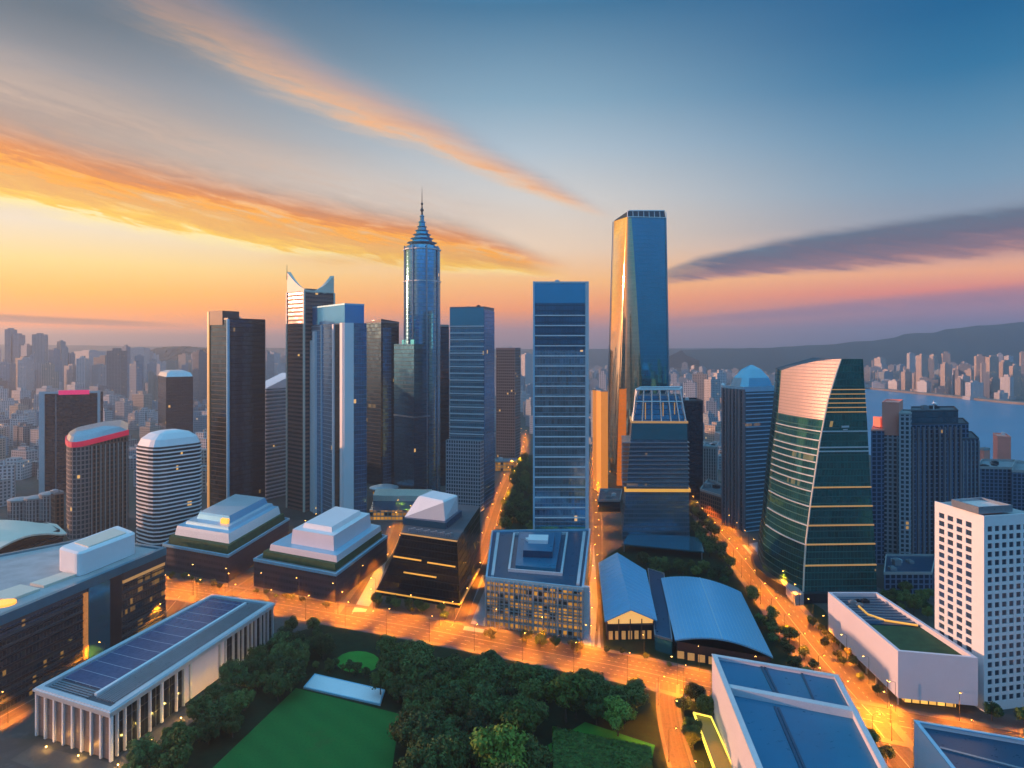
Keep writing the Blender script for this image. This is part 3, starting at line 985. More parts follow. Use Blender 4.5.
m = MB()
n = len(p)
u = 0
for i in range(n):
    a, b = p[i], p[(i + 1) % n]
    br = 1 if (0.5 < ((a[1] + b[1]) / 2 - D) / 45 and a[0] > c[0]) else 0
    u = m.wall(a, b, 0, ztop(a), br, u, 0, ztop(b))
m.build('wall', ['fac_grid', 'fac_brown'], t)
m = MB()
o = offset(p, 0.7)
for i in range(n):
    a, b = o[i], o[(i + 1) % n]
    if (a[1] + b[1]) / 2 < center(p)[1] + 6:
        m.wall(a, b, ztop(a) - 1.0, ztop(a) + 3.2, 0, 0, ztop(b) - 1.0, ztop(b) + 3.2)
        m.face([(*a, ztop(a) + 3.2), (*b, ztop(b) + 3.2), (*p[(i + 1) % n], ztop(b) + 3.2), (*p[i], ztop(a) + 3.2)])
m.build('crown_band', 'red_sign', t)
m = MB()
r0 = [(*q, ztop(q) + 2.6) for q in offset(p, -0.1)]
r1 = [(*q, ztop(q) + 6.5) for q in scale_poly(p, 0.82, c)]
r2 = [(*q, ztop(q) + 9.0) for q in scale_poly(p, 0.45, c)]
m.loft([[(*q, ztop(q) - 0.5) for q in p], r0, r1, r2], 0, cap=0)
m.build('roof', 'steel', t, smooth=False)
fins(p[5], p[6], 0, 72, 9, 0.7, 0.8, 'fin', 'concrete', t, 0.04, 0.96)

# --- left: white banded tower with a domed roof
D = 515
p = quad(155, D, 133, 205, 56)
zt = zv(448, D)
p = round_poly(p, 9, 3)
t = tower('hotel_tower', 'white banded tower under a pale domed roof left of the black tower', 'tower', p, zt, 'fac_stripe', par=0, bits=0)
bands(p, 0, zt, 2.9, 1.0, 0.6, 'floor_bands', 'white', t, 1.5)
c = center(p)
m = MB()
m.loft([[(*q, zt) for q in scale_poly(p, 0.99)], [(*q, zt + 5) for q in scale_poly(p, 0.88)], [(*q, zt + 9) for q in scale_poly(p, 0.62)], [(*q, zt + 10.5) for q in scale_poly(p, 0.3)]], 0, cap=0)
m.build('domed_roof', 'white', t)

# --- left: ribbed ivory block behind the curved office
D = 600
t = thing('apartment_block', 'low ribbed ivory block of rounded bays below the red crowned tower', 'building', at(36, D + 12))
m = MB()
for u, r, vt in ((20, 9.0, 502), (36, 8.5, 500), (50, 8, 496)):
    cx, cy = at(u, D + 10)
    zt = zv(vt, D)
    m.lathe(cx, cy, [(r, 0), (r, zt)], 18, 0, cap=False)
m.build('wall', 'fac_ivory_ribbon', t)
m = MB()
for u, r, vt in ((20, 9.0, 502), (36, 8.5, 500), (50, 8, 496)):
    cx, cy = at(u, D + 10)
    zt = zv(vt, D)
    m.lathe(cx, cy, [(r + 0.4, zt - 1), (r + 0.4, zt + 0.6), (r * 0.6, zt + 1.6), (0.5, zt + 2)], 18)
m.build('roof', 'concrete', t)
p = quad(55, 575, 51, 64, 50)
t = tower('stair_tower', 'narrow brown stone tower beside the ribbed ivory block', 'tower', p, zv(494, 575), 'fac_brown', par=1, bits=1)

# --- black tower
D = 615
p = quad(228, D, 209, 265, 58)
zt = zv(319, D)
t = tower('office_tower', 'black glass slab tower with one bright blue vertical fin', 'tower', p, zt, 'fac_black', 'dark_roof', par=1, bits=2, parmat='dark_metal')
m = MB()
q = sub_quad(p, -0.02, 0.42, 0.25, 1.0)
m.prism(q, zt - 5, zt + 7.5, 0, top=0, bottom=True)
m.build('penthouse', 'brown_dark', t)
m = MB()
m.tube((*p[0], 0), (*p[0], zt), 1.5, n=8)
m.build('blue_fin', 'bluepale', t)
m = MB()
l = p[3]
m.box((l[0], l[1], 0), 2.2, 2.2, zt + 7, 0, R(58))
m.build('glow_edge', 'gold_soft', t)  # sunlit left edge put in as a glowing strip
fins(p[1], p[2], 0, zt, 1, 0.8, 0.8, 'fin', 'steel', t, 0.02, 0.02)

# --- white peaked banded tower behind it
D = 690
p = quad(266, D, 262, 296, 62, dl=20)
zt = zv(389, D)
t = tower('office_tower', 'grey banded tower with a white wedge roof right of the black tower', 'tower', p, zt, 'fac_tealstripe', par=0, bits=0)
m = MB()
z2 = zv(374, D + 10)
m.loft([[(*q, zt) for q in p], [(*lerp2(p[0], p[1], 0.02), zt + 1), (*p[1], z2), (*p[2], z2), (*lerp2(p[3], p[2], 0.02), zt + 1)]], 0, cap=0)
m.build('wedge_roof', 'white', t)
bands(p, 0, zt, 3.8, 0.9, 0.35, 'floor_bands', 'pale', t, 1.0)

# --- brown tower with the swept crown
D = 640
p = quad(304, D, 287, 334, 50)
zt = zv(291, D)
t = tower('office_tower', 'brown banded tower crowned by two horns joined by a swept sail', 'tower', p, zt, 'fac_brownband', par=0, bits=0)
bands(p, 0, zt, 3.8, 0.9, 0.35, 'floor_bands', 'brown_band', t, 1.0)
m = MB()
L, Cc, Rt, Bk = p[3], p[0], p[1], p[2]
n = 14
zl, zr = zv(272, D + 8), zv(277, D + 25)
# the sail: a thick curved blade from the left horn down over the front corner and up to the right horn
up, lo = [], []
path = [lerp2(L, Cc, i / n) for i in range(n + 1)] + [lerp2(Cc, Rt, i / n) for i in range(1, n + 1)]
for i, q in enumerate(path):
    s = i / (len(path) - 1)
    sag = zt + 1.0 + (zl - zt) * max(0, 1 - s / 0.62) ** 1.7 + (zr - zt) * max(0, (s - 0.66) / 0.34) ** 1.5
    up.append((q, sag))
for (a, za), (b, zb) in zip(up[:-1], up[1:]):
    ca = lerp2(a, center(p), 0.16)
    cb = lerp2(b, center(p), 0.16)
    m.wall(a, b, zt - 1, za, 0, 0, zt - 1, zb)
    m.wall(cb, ca, zt - 1, zb, 0, 0, zt - 1, za)
    m.face([(*a, za), (*b, zb), (*cb, zb), (*ca, za)])
m.build('sail', 'cream', t)
m = MB()
m.tube((*L, zl - 6), (*L, zl + 8), 0.5, 0.15)
m.build('mast', 'dark_metal', t)
m = MB()
m.loft([[(*q, zt - 1) for q in scale_poly(p, 0.8)], [(*q, zt + 3) for q in scale_poly(p, 0.66)]], 0, cap=0)
m.build('crown', 'brown_dark', t)
for q in (p[3], p[0], p[1]):
    m = MB()
    m.box((q[0], q[1], 0), 1.6, 1.6, zt, 0, R(50))
    m.build('corner_fin', 'cream', t)

# --- blue tower with white slab fins
D = 590
p = quad(344, D, 310, 366, 38)
zt, zc = zv(323, D), zv(304, D)
t = tower('office_tower', 'bright blue crowned tower with broad white slab fins down its front', 'tower', p, zt, 'fac_bluepin', par=0, bits=0)
m = MB()
q = offset(p, -1.2)
m.prism(q, zt, zc, 0)
m.build('crown', 'crown_blue', t)
m = MB()
m.face([(*a, zc - 0.2) for a in ccw(q)])
m.ring(offset(q, 0.2), zc - 0.5, zc + 0.8, 0.5)
m.build('crown_roof', 'bluepale', t)
# blue right wall, white corner slab, slimmer fins
m = MB()
o = offset(p, 0.4)
m.prism(sub_quad(o, 0.42, 1.0, 0.0, 1.0), 0, zt + 0.3, 0, top=0)
m.build('wing', 'fac_blue', t)


def slab(name, mat, a, b, s0, s1, outw, z0, z1, root):
    mm = MB()
    d = (Vector(b) - Vector(a)).normalized()
    nn = Vector((d.y, -d.x))
    A, B = Vector(lerp2(a, b, s0)), Vector(lerp2(a, b, s1))
    mm.prism([A - nn * 0.5, B - nn * 0.5, B + nn * outw, A + nn * outw], z0, z1, 0, top=0, bottom=True)
    return mm.build(name, mat, root)


slab('slab_fin', 'white', p[0], p[1], -0.03, 0.40, 1.6, 0, zt + 0.2, t)
slab('slab_fin', 'white', p[3], p[0], 0.93, 1.0, 1.5, 0, zt + 0.2, t)
slab('slab_fin', 'white', p[3], p[0], -0.02, 0.14, 1.5, 0, zt - 14, t)
slab('slab_fin', 'white', p[3], p[0], 0.15, 0.22, 2.2, 0, zt - 6, t)
slab('painted_recess', 'dark_glass', p[3], p[0], 0.76, 0.88, 0.3, 0, zt - 1, t)  # dark glass strip standing in for a shaded recess
slab('slab_fin', 'white', p[3], p[0], 0.70, 0.74, 1.0, 0, zt - 0.5, t)
slab('slab_fin', 'bluepale', p[3], p[0], 0.36, 0.39, 0.9, 0, zt - 0.5, t)

# --- brown tower behind
D = 760
p = quad(381, D, 366, 399, 48)
zt = zv(322, D)
t = tower('office_tower', 'dark brown tower with a pitched top behind the blue crowned tower', 'tower', p, zt, 'fac_black', 'dark_roof', par=0.8, bits=1, parmat='stone_mauve')
slab('wing', 'fac_blue', p[0], p[1], 0.1, 0.55, 0.6, 0, zt - 6, t)
m = MB()
q = offset(p, -0.5)
m.loft([[(*a, zt - 0.2) for a in q], [(*q[0], zt + 3.5), (*q[1], zt + 1), (*q[2], zt + 2), (*q[3], zt + 0.5)]], 0, cap=0)
m.build('pitched_top', 'brown_dark', t)
slab('glow_edge', 'gold_soft', p[0], p[1], 0.86, 1.0, 1.0, 10, zt - 30, t)

# --- spire tower
D = 718
cx, cy = at(422, D)
t = thing('skyscraper', 'round steel blue skyscraper ending in a tiered spire and mast', 'skyscraper', (cx, cy))
r = 18.2


def lobed(rr, z, n=40):
    return [(cx + rr * (1 + 0.035 * math.cos(8 * a)) * math.cos(a), cy + rr * (1 + 0.035 * math.cos(8 * a)) * math.sin(a), z) for a in (2 * math.pi * i / n for i in range(n))]


zs = zv(247, D)
zring = zv(282, D)
m = MB()
m.loft([lobed(r, 0), lobed(r, zring)], 0)
m.loft([lobed(r * 0.985, zring), lobed(r * 0.985, zs - 4), lobed(r * 0.93, zs)], 0)
m.build('wall', 'fac_spire', t, smooth=30)
for z in (zring, zs - 3.5):
    m = MB()
    m.loft([lobed(r * 0.98, z - 0.6), lobed(r * 1.04, z - 0.6), lobed(r * 1.04, z + 0.6), lobed(r * 0.98, z + 0.6)], 0)
    m.build('ring', 'pale', t)
m = MB()
for i in range(8):
    a = 2 * math.pi * (i + 0.5) / 8
    x, y = cx + r * math.cos(a), cy + r * math.sin(a)
    m.tube((x, y, 0), (x, y, zs), 0.8, n=6)
m.build('mullion', 'steel', t)
zz = [zv(v, D) for v in (247, 242, 238, 234, 230, 226, 221, 215)]
rr = [15.5, 12.0, 9.4, 7.2, 5.3, 3.8, 2.5, 1.5]
for i in range(7):
    m = MB()
    h = zz[i + 1] - zz[i]
    m.loft([lobed(rr[i] * 0.86, zz[i] - 0.2, 24), lobed(rr[i] * 0.78, zz[i] + h * 0.62, 24), lobed(rr[i] * 0.96, zz[i] + h * 0.7, 24), lobed(rr[i] * 0.98, zz[i] + h * 0.82, 24), lobed(rr[i + 1] * 0.86, zz[i] + h, 24)], 0, cap=0)
    m.build('crown_tier', 'crown_glass' if i % 2 == 0 else 'blue_glass', t)
m = MB()
z0 = zz[-1]
m.lathe(cx, cy, [(1.2, z0), (0.9, z0 + 3), (2.0, z0 + 5), (0.8, z0 + 7), (0.6, z0 + 10), (1.4, z0 + 11.5), (0.45, z0 + 13), (0.35, z0 + 18), (0.12, zv(187, D))], 10)
m.build('mast', 'dark_metal', t)
# lower flank blocks
pf = quad(414, 690, 394, 434, 43)
zt2 = zv(344, 690)
m = MB()
m.prism(pf, 0, zt2, 0, top=1)
m.build('flank_block', ['fac_navy', 'dark_roof'], t)
slab('flank_band', 'steel', pf[3], pf[0], 0.0, 1.0, 0.5, zv(418, 690), zv(416.5, 690), t)
slab('flank_band', 'steel', pf[0], pf[1], 0.0, 1.0, 0.5, zv(418, 690), zv(416.5, 690), t)
m = MB()
m.prism(scale_poly(pf, 0.6), zt2, zt2 + 4.5, 0, top=0)
m.build('flank_roof', 'teal_glass', t)
p = quad(440, 760, 432, 449, 30)
tower('office_tower', 'slim dark grey tower half hidden behind the spire skyscraper', 'tower', p, zv(326, 760), 'fac_black', bits=1)

# --- teal banded tower
D = 650
p = quad(484, D, 450, 494, 74)
zt = zv(308, D)
t = tower('office_tower', 'teal tower with white ribbon bands and a reddish roof edge', 'tower', p, zt, 'fac_white_ribbon', par=1.5, bits=5, seed=4, parmat='stone_mauve')
slab('top_panel', 'teal_glass', p[3], p[0], 0.0, 1.0, 0.6, zt - 16, zt + 0.5, t)
m = MB()
z = 6
while z < zt - 17:
    for a, b, ww in ((p[3], p[0], 1.0),):
        d = (Vector(b) - Vector(a)).normalized()
        nn = Vector((d.y, -d.x))
        A, B = Vector(a), Vector(b)
        m.prism([A, B, B + nn * ww, A + nn * ww], z, z + 1.1, 0, top=0, bottom=True)
    z += 6.3
m.build('ribbon_bands', 'pale', t)
slab('wing', 'fac_blue', p[0], p[1], 0.0, 1.0, 0.5, 0, zt - 2, t)
pl = sub_quad(p, -0.35, 0.0, 0.0, 1.0)
m = MB()
m.prism(pl, 0, zv(441, D - 8), 0, top=1)
m.build('lattice_annex', ['fac_lattice', 'grey_roof'], t)

# --- brown lattice tower
D = 880
p = quad(515, D, 496, 520.5, 74)
t = tower('apartment_tower', 'grey brown lattice tower standing between the two ribbon glazed towers', 'tower', p, zv(349, D), 'fac_brown_lattice', bits=2, parmat='stone_mauve')
D = 850
p = [at(495, D), at(516, D), at(517, D + 25), at(496, D + 25)]
tower('low_building', 'small warm lit hall at the foot of the brown lattice tower', 'building', p, 12, 'fac_amber', bits=1, par=0.5)

# --- podium with lit lattice front, and the framed glass tower on it
f0, f1 = G(486, 626), G(583, 639)
zp = zv(579, depth(626))
b0, b1 = (at(492, 474)), (at(590, 478))
pp = [f0, f1, b1, b0]
t = thing('office_block', 'low office block with an amber lit lattice front and a blue terrace roof', 'building', center(pp))
m = MB()
m.prism(pp, 0, zp, 0)
m.build('wall', 'fac_amber', t)
m = MB()
nx = 20
d = (Vector(f1) - Vector(f0)).normalized()
rot = math.atan2(d.y, d.x)
nn = Vector((d.y, -d.x))
L = math.dist(f0, f1)
for i in range(nx + 1):
    c = Vector(f0) + d * (L * i / nx) + nn * 0.35
    m.box((c.x, c.y, 0), 0.45 if i % 5 else 1.0, 0.9, zp, 0, rot)
for j in range(1, 8):
    c = Vector(lerp2(f0, f1, 0.5)) + nn * 0.2
    m.box((c.x, c.y, zp * j / 8), L, 0.5, 0.6, 0, rot)
m.build('lattice', 'concrete', t)
m = MB()
m.face([(*q, zp + 0.02) for q in ccw(pp)])
m.build('roof', 'roof_navy', t)
m = MB()
m.ring(offset(pp, 0.3), zp - 1.2, zp + 1.3, 1.0)
m.build('parapet', 'bluepale', t)
q = sub_quad(pp, 0.22, 0.78, 0.16, 0.92)
m = MB()
m.ring(q, zp, zp + 1.6, 1.2)
m.build('terrace_frame', 'pale', t)
m = MB()
m.prism(offset(q, -4), zp, zp + 2.6, 0, top=0)
m.build('terrace', 'roof_blue', t)
q2 = sub_quad(pp, 0.36, 0.66, 0.36, 0.74)
m = MB()
m.prism(q2, zp + 2.6, zp + 6.5, 0, top=1)
m.build('penthouse', ['roof_navy', 'roof_blue'], t)
q3 = sub_quad(pp, 0.40, 0.60, 0.50, 0.62)
m = MB()
m.prism(q3, zp + 6.5, zp + 8.6, 0, top=0)
m.box((*lerp2(q3[0], q3[3], 0.5), zp + 6.5), 3, 4, 1.4, 0, 0.2)
m.build('skylight', 'white', t)
for i, s in enumerate((0.05, 0.93)):
    q4 = sub_quad(pp, s, s + 0.03, 0.05, 0.95)
    m = MB()
    m.prism(q4, zp, zp + 1.0, 0, top=0)
    m.build('roof_rail', 'pale', t)
# corner pier with the tall white edge
m = MB()
m.box((f1[0] + 1.5, f1[1] + 1.0, 0), 4, 2.2, zp + 1.5, 0, rot)
m.build('pier', 'pale', t)

D = 486
p = [at(534, D), at(586, D), (at(586, D)[0] + 1, D + 34), (at(534, D)[0] + 1, D + 34)]
zt = zv(283, D)
t = tower('office_tower', 'framed glass tower with white floor lines', 'tower', p, zt, 'fac_framed', par=0, bits=2, z0=0)
slab('top_panel', 'blue_glass', p[0], p[1], 0.0, 1.0, 0.5, zv(303, D), zt, t)
slab('dark_panel', 'fac_navy', p[0], p[1], 0.02, 0.98, 0.3, zv(350, D), zv(303, D), t)
m = MB()
for v in [316 + i * 10.1 for i in range(22)]:
    z = zv(v, D)
    if z < 26:
        break
    A, B = Vector(p[0]), Vector(p[1])
    m.prism([A, B, B + Vector((0, -1.0)), A + Vector((0, -1.0))], z, z + 0.75, 0, top=0, bottom=True)
m.build('floor_lines', 'white', t)
slab('frame_post', 'bluepale', p[0], p[1], -0.02, 0.015, 1.5, 0, zt + 1, t)
slab('frame_post', 'pale', p[0], p[1], 0.985, 1.05, 1.7, 0, zt + 1, t)
slab('frame_head', 'pale', p[0], p[1], 0.016, 0.984, 1.2, zt - 0.2, zt + 1, t)
slab('lower_skirt', 'blue_glass', p[0], p[1], 0.016, 0.984, 0.9, 22, zv(530, D) + 3, t)

# --- tallest tower on the right of centre
D = 735
bot = [at(622, D), at(671, D + 6), at(668, D + 52), at(605, D + 36)]
top = [at(627.5, D + 4), at(666, D + 10), at(664, D + 46), at(613, D + 32)]
zt = zv(216, D)
t = thing('skyscraper', 'tallest tapering mirror glass skyscraper with a chamfered open crown', 'skyscraper', center(bot))


def lev(f):
    """footprint at height fraction f: the left front corner rolls round more and more towards the foot"""
    q = [lerp2(a, b, f) for a, b in zip(bot, top)]
    r0 = 4 + 22 * (1 - f) ** 0.9
    res = []
    for i, (rad, seg) in enumerate(((r0, 10), (3.0, 4), (3.0, 2), (2.5, 3))):
        A, B, C_ = Vector(q[i - 1]), Vector(q[i]), Vector(q[(i + 1) % 4])
        d1, d2 = (A - B), (C_ - B)
        s_, e_ = B + d1.normalized() * min(rad, d1.length * 0.6), B + d2.normalized() * min(rad * 1.3, d2.length * 0.6)
        for k2 in range(seg + 1):
            x = k2 / seg
            v_ = s_ * (1 - x) ** 2 + B * 2 * x * (1 - x) + e_ * x * x
            res.append((v_.x, v_.y, zt * f))
    return res


m = MB()
lv = [lev(i / 24) for i in range(25)]
m.loft(lv, 0, cap=0)
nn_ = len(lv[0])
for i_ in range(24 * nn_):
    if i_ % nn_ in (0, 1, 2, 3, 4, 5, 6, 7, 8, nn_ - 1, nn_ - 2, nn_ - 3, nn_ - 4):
        m.mi[i_] = 1  # left and corner faces take the painted sunset tint
m.build('wall', ['fac_mirror', 'fac_sunset_mirror'], t, smooth=35)
lv = [[(*lerp2(a, b, f), zt * f) for a, b in zip(bot, top)] for f in (0, 1)]
m = MB()
tp = [q[:2] for q in lv[-1]]
tq = scale_poly(tp, 0.94)
m.loft([[(*q, zt) for q in offset(tp, -0.6)], [(*tq[0], zt + 6.5), (*tq[1], zt + 7.5), (*tq[2], zt + 7.5), (*tq[3], zt + 1.5)]], 0, cap=0)
m.build('crown', 'dark_glass', t)
m = MB()
for s in (0.0, 0.14, 0.28, 0.42, 0.56, 0.70, 0.84, 1.0):
    a = lerp2(tp[0], tp[1], s)
    m.tube((a[0], a[1] - 0.5, zt - 0.5), (a[0], a[1] + 1, zt + 6.6), 0.45, n=5)
m.tube((*tq[0], zt + 6.6), (*tq[1], zt + 7.6), 0.7, n=5)
m.tube((tp[0][0], tp[0][1] - 0.5, zt), (tp[1][0], tp[1][1] - 0.5, zt), 0.5, n=5)
m.build('crown_frame', 'pale', t)
m = MB()
m.tube(lv[0][1], lv[-1][1], 0.7, 0.5, n=6)
m.tube(lv[0][3], lv[-1][3], 0.7, 0.5, n=6)
m.build('edge_trim', 'steel', t)
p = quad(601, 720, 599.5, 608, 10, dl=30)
tower('slim_tower', 'slim slab with a painted orange glow standing left of the tallest skyscraper', 'tower', p, zv(391, 720), 'orange_glow_facade', bits=0, par=0.5)

# --- tower with the glass frame crown
D = 545
b4 = [at(622, D), at(690, D), (at(690, D)[0] + 4, D + 44), (at(622, D)[0] + 6, D + 44)]
t4 = [at(632, D + 4), at(687, D + 2), (at(687, D)[0] + 4, D + 42), (at(632, D)[0] + 6, D + 42)]
zt = zv(422, D)
t = thing('office_tower', 'stout slate tower with an open glass frame crown and a golden belt', 'tower', center(b4))
m = MB()
zbelt = zv(492, D)
rings = []
for i in range(9):
    f = i / 8
    rings.append([(*lerp2(a, b, f), zt * f) for a, b in zip(b4, t4)])
m.loft(rings, 0)
m.build('wall', 'fac_slate', t)
m = MB()
m.face([(*q, zt) for q in t4])
m.build('roof', 'dark_roof', t)


def belt(z0, z1, o, name, mat):
    f = z0 / zt
    q = offset([lerp2(a, b, f) for a, b in zip(b4, t4)], o)
    mm = MB()
    mm.prism(q, z0, z1, 0, top=0, bottom=True)
    return mm.build(name, mat, t)


belt(zbelt, zbelt + 2.2, 1.3, 'golden_belt', 'gold')
belt(zt - 1.2, zt + 0.3, 0.8, 'roof_belt', 'gold_soft')
slab('top_panel', 'teal_glass', t4[0], t4[1], 0.0, 1.0, 1.2, zt - 14, zt - 1.3, t)
bands(offset(b4, -1.2), zbelt + 4, zt - 16, 3.4, 0.6, 0.9, 'floor_bands', 'steel', t)
c4 = scale_poly(t4, 0.97)
k4 = [at(636, D + 8), at(680, D + 8), at(682, D + 34), at(640, D + 34)]
zc = zv(390, D)
m = MB()
for a, b in ((0, 1), (1, 2), (2, 3), (3, 0)):
    for s in ([0, 0.18, 0.36, 0.54, 0.72, 0.88] if a in (0, 2) else [0, 0.33, 0.66]):
        lo_, hi_ = lerp2(c4[a], c4[b], s), lerp2(k4[a], k4[b], s)
        m.tube((*lo_, zt), (*hi_, zc), 0.55, n=5)
    m.tube((*k4[a], zc), (*k4[b], zc), 0.9, n=5)
    m.tube((*lerp2(c4[a], k4[a], 0.62), zt + (zc - zt) * 0.62), (*lerp2(c4[b], k4[b], 0.62), zt + (zc - zt) * 0.62), 0.5, n=5)
m.build('crown_frame', 'pale', t)
m = MB()
m.loft([[(*q, zt) for q in scale_poly(c4, 0.96)], [(*q, zc - 5) for q in scale_poly(k4, 0.92)]], 0, cap=1)
m.build('crown', ['fac_navy', 'dark_roof'], t)
m = MB()
for s in (0.2, 0.6, 0.86):
    q = lerp2(k4[0], k4[1], s)
    m.box((q[0], q[1] - 2.5, zt + 1), 0.7, 0.5, (zc - zt) * 0.55, 0)
m.build('crown_lamp', 'gold_soft', t)
# black slab behind it
D = 690
p = [at(678, D), at(703, D), (at(703, D)[0] + 4, D + 40), (at(678, D)[0] + 4, D + 40)]
tower('office_block', 'ink black slab block behind the golden belted tower', 'tower', p, zv(402, D), 'fac_ink', 'dark_roof', bits=2, parmat='dark_metal')

# --- ribbed tower with the pyramid crown
D = 570
p = quad(745, D, 723, 779, 24)
zt = zv(392, D)
t = tower('office_tower', 'ribbed tower with a faceted glass crown beside the avenue', 'tower', p, zt, 'fac_slate', par=0, bits=0)
slab('ribbed_wall', 'fac_ivory_ribbon', p[3], p[0], 0.0, 1.0, 0.3, 0, zt + 0.5, t)
fins(p[3], p[0], 0, zt + 2, 7, 1.8, 1.8, 'fin', 'stone_mauve', t, 0.03, 0.97)
bands(sub_quad(p, 0.04, 1.0, 0.0, 1.0), 0, zt, 3.4, 0.8, 0.4, 'floor_bands', 'bluepale', t)
c4 = sub_quad(p, 0.0, 1.0, 0.05, 0.9)
cc = center(c4)
m = MB()
m.loft([[(*q, zt) for q in offset(c4, -0.5)], [(*q, zt + 4) for q in offset(c4, -0.3)]], 0, cap=0)
m.build('crown_base', 'bluepale', t)
m = MB()
zc = zv(365, D + 15)
rings = []
sc8 = round_poly(c4, 5, 1)
for s, h in ((0.97, 0.0), (0.80, 0.40), (0.44, 0.80), (0.06, 1.0)):
    rings.append([(*q, zt + 4 + (zc - zt - 4) * h) for q in scale_poly(sc8, s, cc)])
m.loft(rings, 0, cap=0)
m.build('dome', 'gem_glass', t)
m = MB()
m.tube((*p[3], zt), (*p[3], zt + 6), 0.6, 0.3)
m.lathe(p[3][0], p[3][1], [(1.6, zt + 3), (1.9, zt + 4.5), (1.0, zt + 6)], 8)
m.build('finial', 'white', t)

# --- teal sail tower
Dc, Dl, Dr = 415, 462, 417
keys = [(602, 803, 762, 877), (570, 804, 763, 876), (540, 806, 767, 874.5), (500, 811, 770, 871.5), (470, 815.5, 772.5, 869.5), (440, 820, 776, 868),
        (420, 824, 778, 867), (400, 828, 779.5, 865.5), (385, 832.5, 780.5, 864.5), (372, 836.5, 781, 863.8), (359, 841, 781.5, 863)]
t = thing('skyscraper', 'curved teal glass tower with a sunset tinted swept flank and golden floor lines', 'skyscraper', at(815, 440))
ring = []
NF = 10
for v, uc, ul, ur in keys:
    z = zv(v, Dc)
    if v == 602:
        z = 0
    c = at(uc, Dc)
    l_ = at(ul, Dl)
    r_ = at(ur, Dr)
    back = (r_[0] - 4, r_[1] + 60)
    flank = []
    for i_ in range(NF + 1):
        s_ = 1 - i_ / NF
        x_, y_ = lerp2(c, l_, s_)
        bulge = 2.0 * 4 * s_ * (1 - s_)
        flank.append((x_ - bulge, y_ - bulge, z))
    ring.append([(*c, z), (*r_, z), (*back, z), (l_[0] + 6, l_[1] + 26, z)] + flank[:-1])
# the top slopes down to the left like a sail
zl = zv(370.5, Dl)
ztc = ring[-1][0][2]


def ztops(n_back):
    res = [ztc, ztc, ztc, zl + 1]
    for i_ in range(NF):
        s_ = 1 - i_ / NF
        res.append(ztc - (ztc - zl) * s_ ** 1.6)
    return res


tops = ztops(0)
ring[-1] = [(q[0], q[1], z) for q, z in zip(ring[-1], tops)]
ring[-2] = [(q[0], q[1], min(q[2], z - 3)) for q, z in zip(ring[-2], tops)]
ring[-3] = [(q[0], q[1], min(q[2], z - 6)) for q, z in zip(ring[-3], tops)]
m = MB()
n8 = 4 + NF
for a, b in zip(ring[:-1], ring[1:]):
    u = 0
    for i in range(n8):
        j = (i + 1) % n8
        L = math.dist(a[i][:2], a[j][:2])
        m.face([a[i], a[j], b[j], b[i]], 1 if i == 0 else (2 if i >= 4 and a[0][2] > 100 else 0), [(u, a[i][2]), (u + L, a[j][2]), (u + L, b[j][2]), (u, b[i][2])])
        u += L
M['fac_sunset_flank'] = F_('sunset_tinted_banded_glass', (0.62, 0.48, 0.44), (0.46, 0.36, 0.33), 2.0, 2.2, 0.25, 0.02, 0.55, 0.42, 0.0, wob=0.01, gvar=0.1)  # pink sunset light on the upper flank put into the glass colour
m.build('wall', ['fac_teal', 'fac_teal_front', 'fac_sunset_flank'], t, smooth=30)
m = MB()
m.face(list(ring[-1]))
m.build('roof', 'dark_roof', t)


def ring_at(z):
    for a, b in zip(ring[:-1], ring[1:]):
        if a[0][2] <= z <= b[0][2]:
            f = (z - a[0][2]) / (b[0][2] - a[0][2])
            return [lerp2(p_[:2], q_[:2], f) for p_, q_ in zip(a, b)]
    return [q[:2] for q in ring[-1]]


def ledge(z, th, outw, i0, i1, name, mat):
    """a projecting floor edge along the footprint from vertex i0 to i1 (wrapping)"""
    q = ring_at(z)
    mm = MB()
    idx = [k % n8 for k in range(i0, i1 + 1)]
    for a, b in zip(idx[:-1], idx[1:]):
        A, B = Vector(q[a]), Vector(q[b])
        d = (B - A).normalized()
        nn = Vector((d.y, -d.x)) * outw
        mm.prism([A - nn * 0.3, B - nn * 0.3, B + nn, A + nn], z, z + th, 0, top=0, bottom=True)
    return mm.build(name, mat, t)


for v in (488, 507, 526, 545, 566):
    ledge(zv(v, Dc), 0.7, 1.0, 0, 1, 'lit_ledge', 'gold_soft')
for v in (382, 386.5, 391, 395.5, 400, 404.5):
    ledge(zv(v + 8, Dc), 0.5, 0.6, 0, 1, 'floor_ledge', 'gold_soft')
for v in (432, 448, 452):
    ledge(zv(v, Dc), 0.7, 0.7, 0, 1, 'floor_ledge', 'pale')
for v in (432, 441, 450, 456, 463, 470, 477, 484, 492, 507, 526, 545):
    ledge(zv(v, Dc), 0.6, 0.7, 4, n8, 'floor_ledge', 'pale')
m = MB()
for a, b in zip(ring[:-1], ring[1:]):
    m.tube(a[0], b[0], 0.55, n=5)
m.build('edge_trim', 'cream', t)
m = MB()
q = ring_at(2)
m.prism([(x * 1.0, y) for x, y in offset(q, 4.0)], 0, 5.5, 0, top=0)
m.build('plinth', 'dark_metal', t)
m = MB()
a = Vector(lerp2(ring_at(60)[0], ring_at(60)[1], 0.55))
m.box((a.x, a.y - 1.2, zv(427.5, Dc)), 5, 0.4, 1.1, 0, 0.25)
m.box((a.x, a.y - 1.2, zv(430, Dc)), 3, 0.4, 0.6, 0, 0.25)
m.build('wall_sign', 'pale', t)
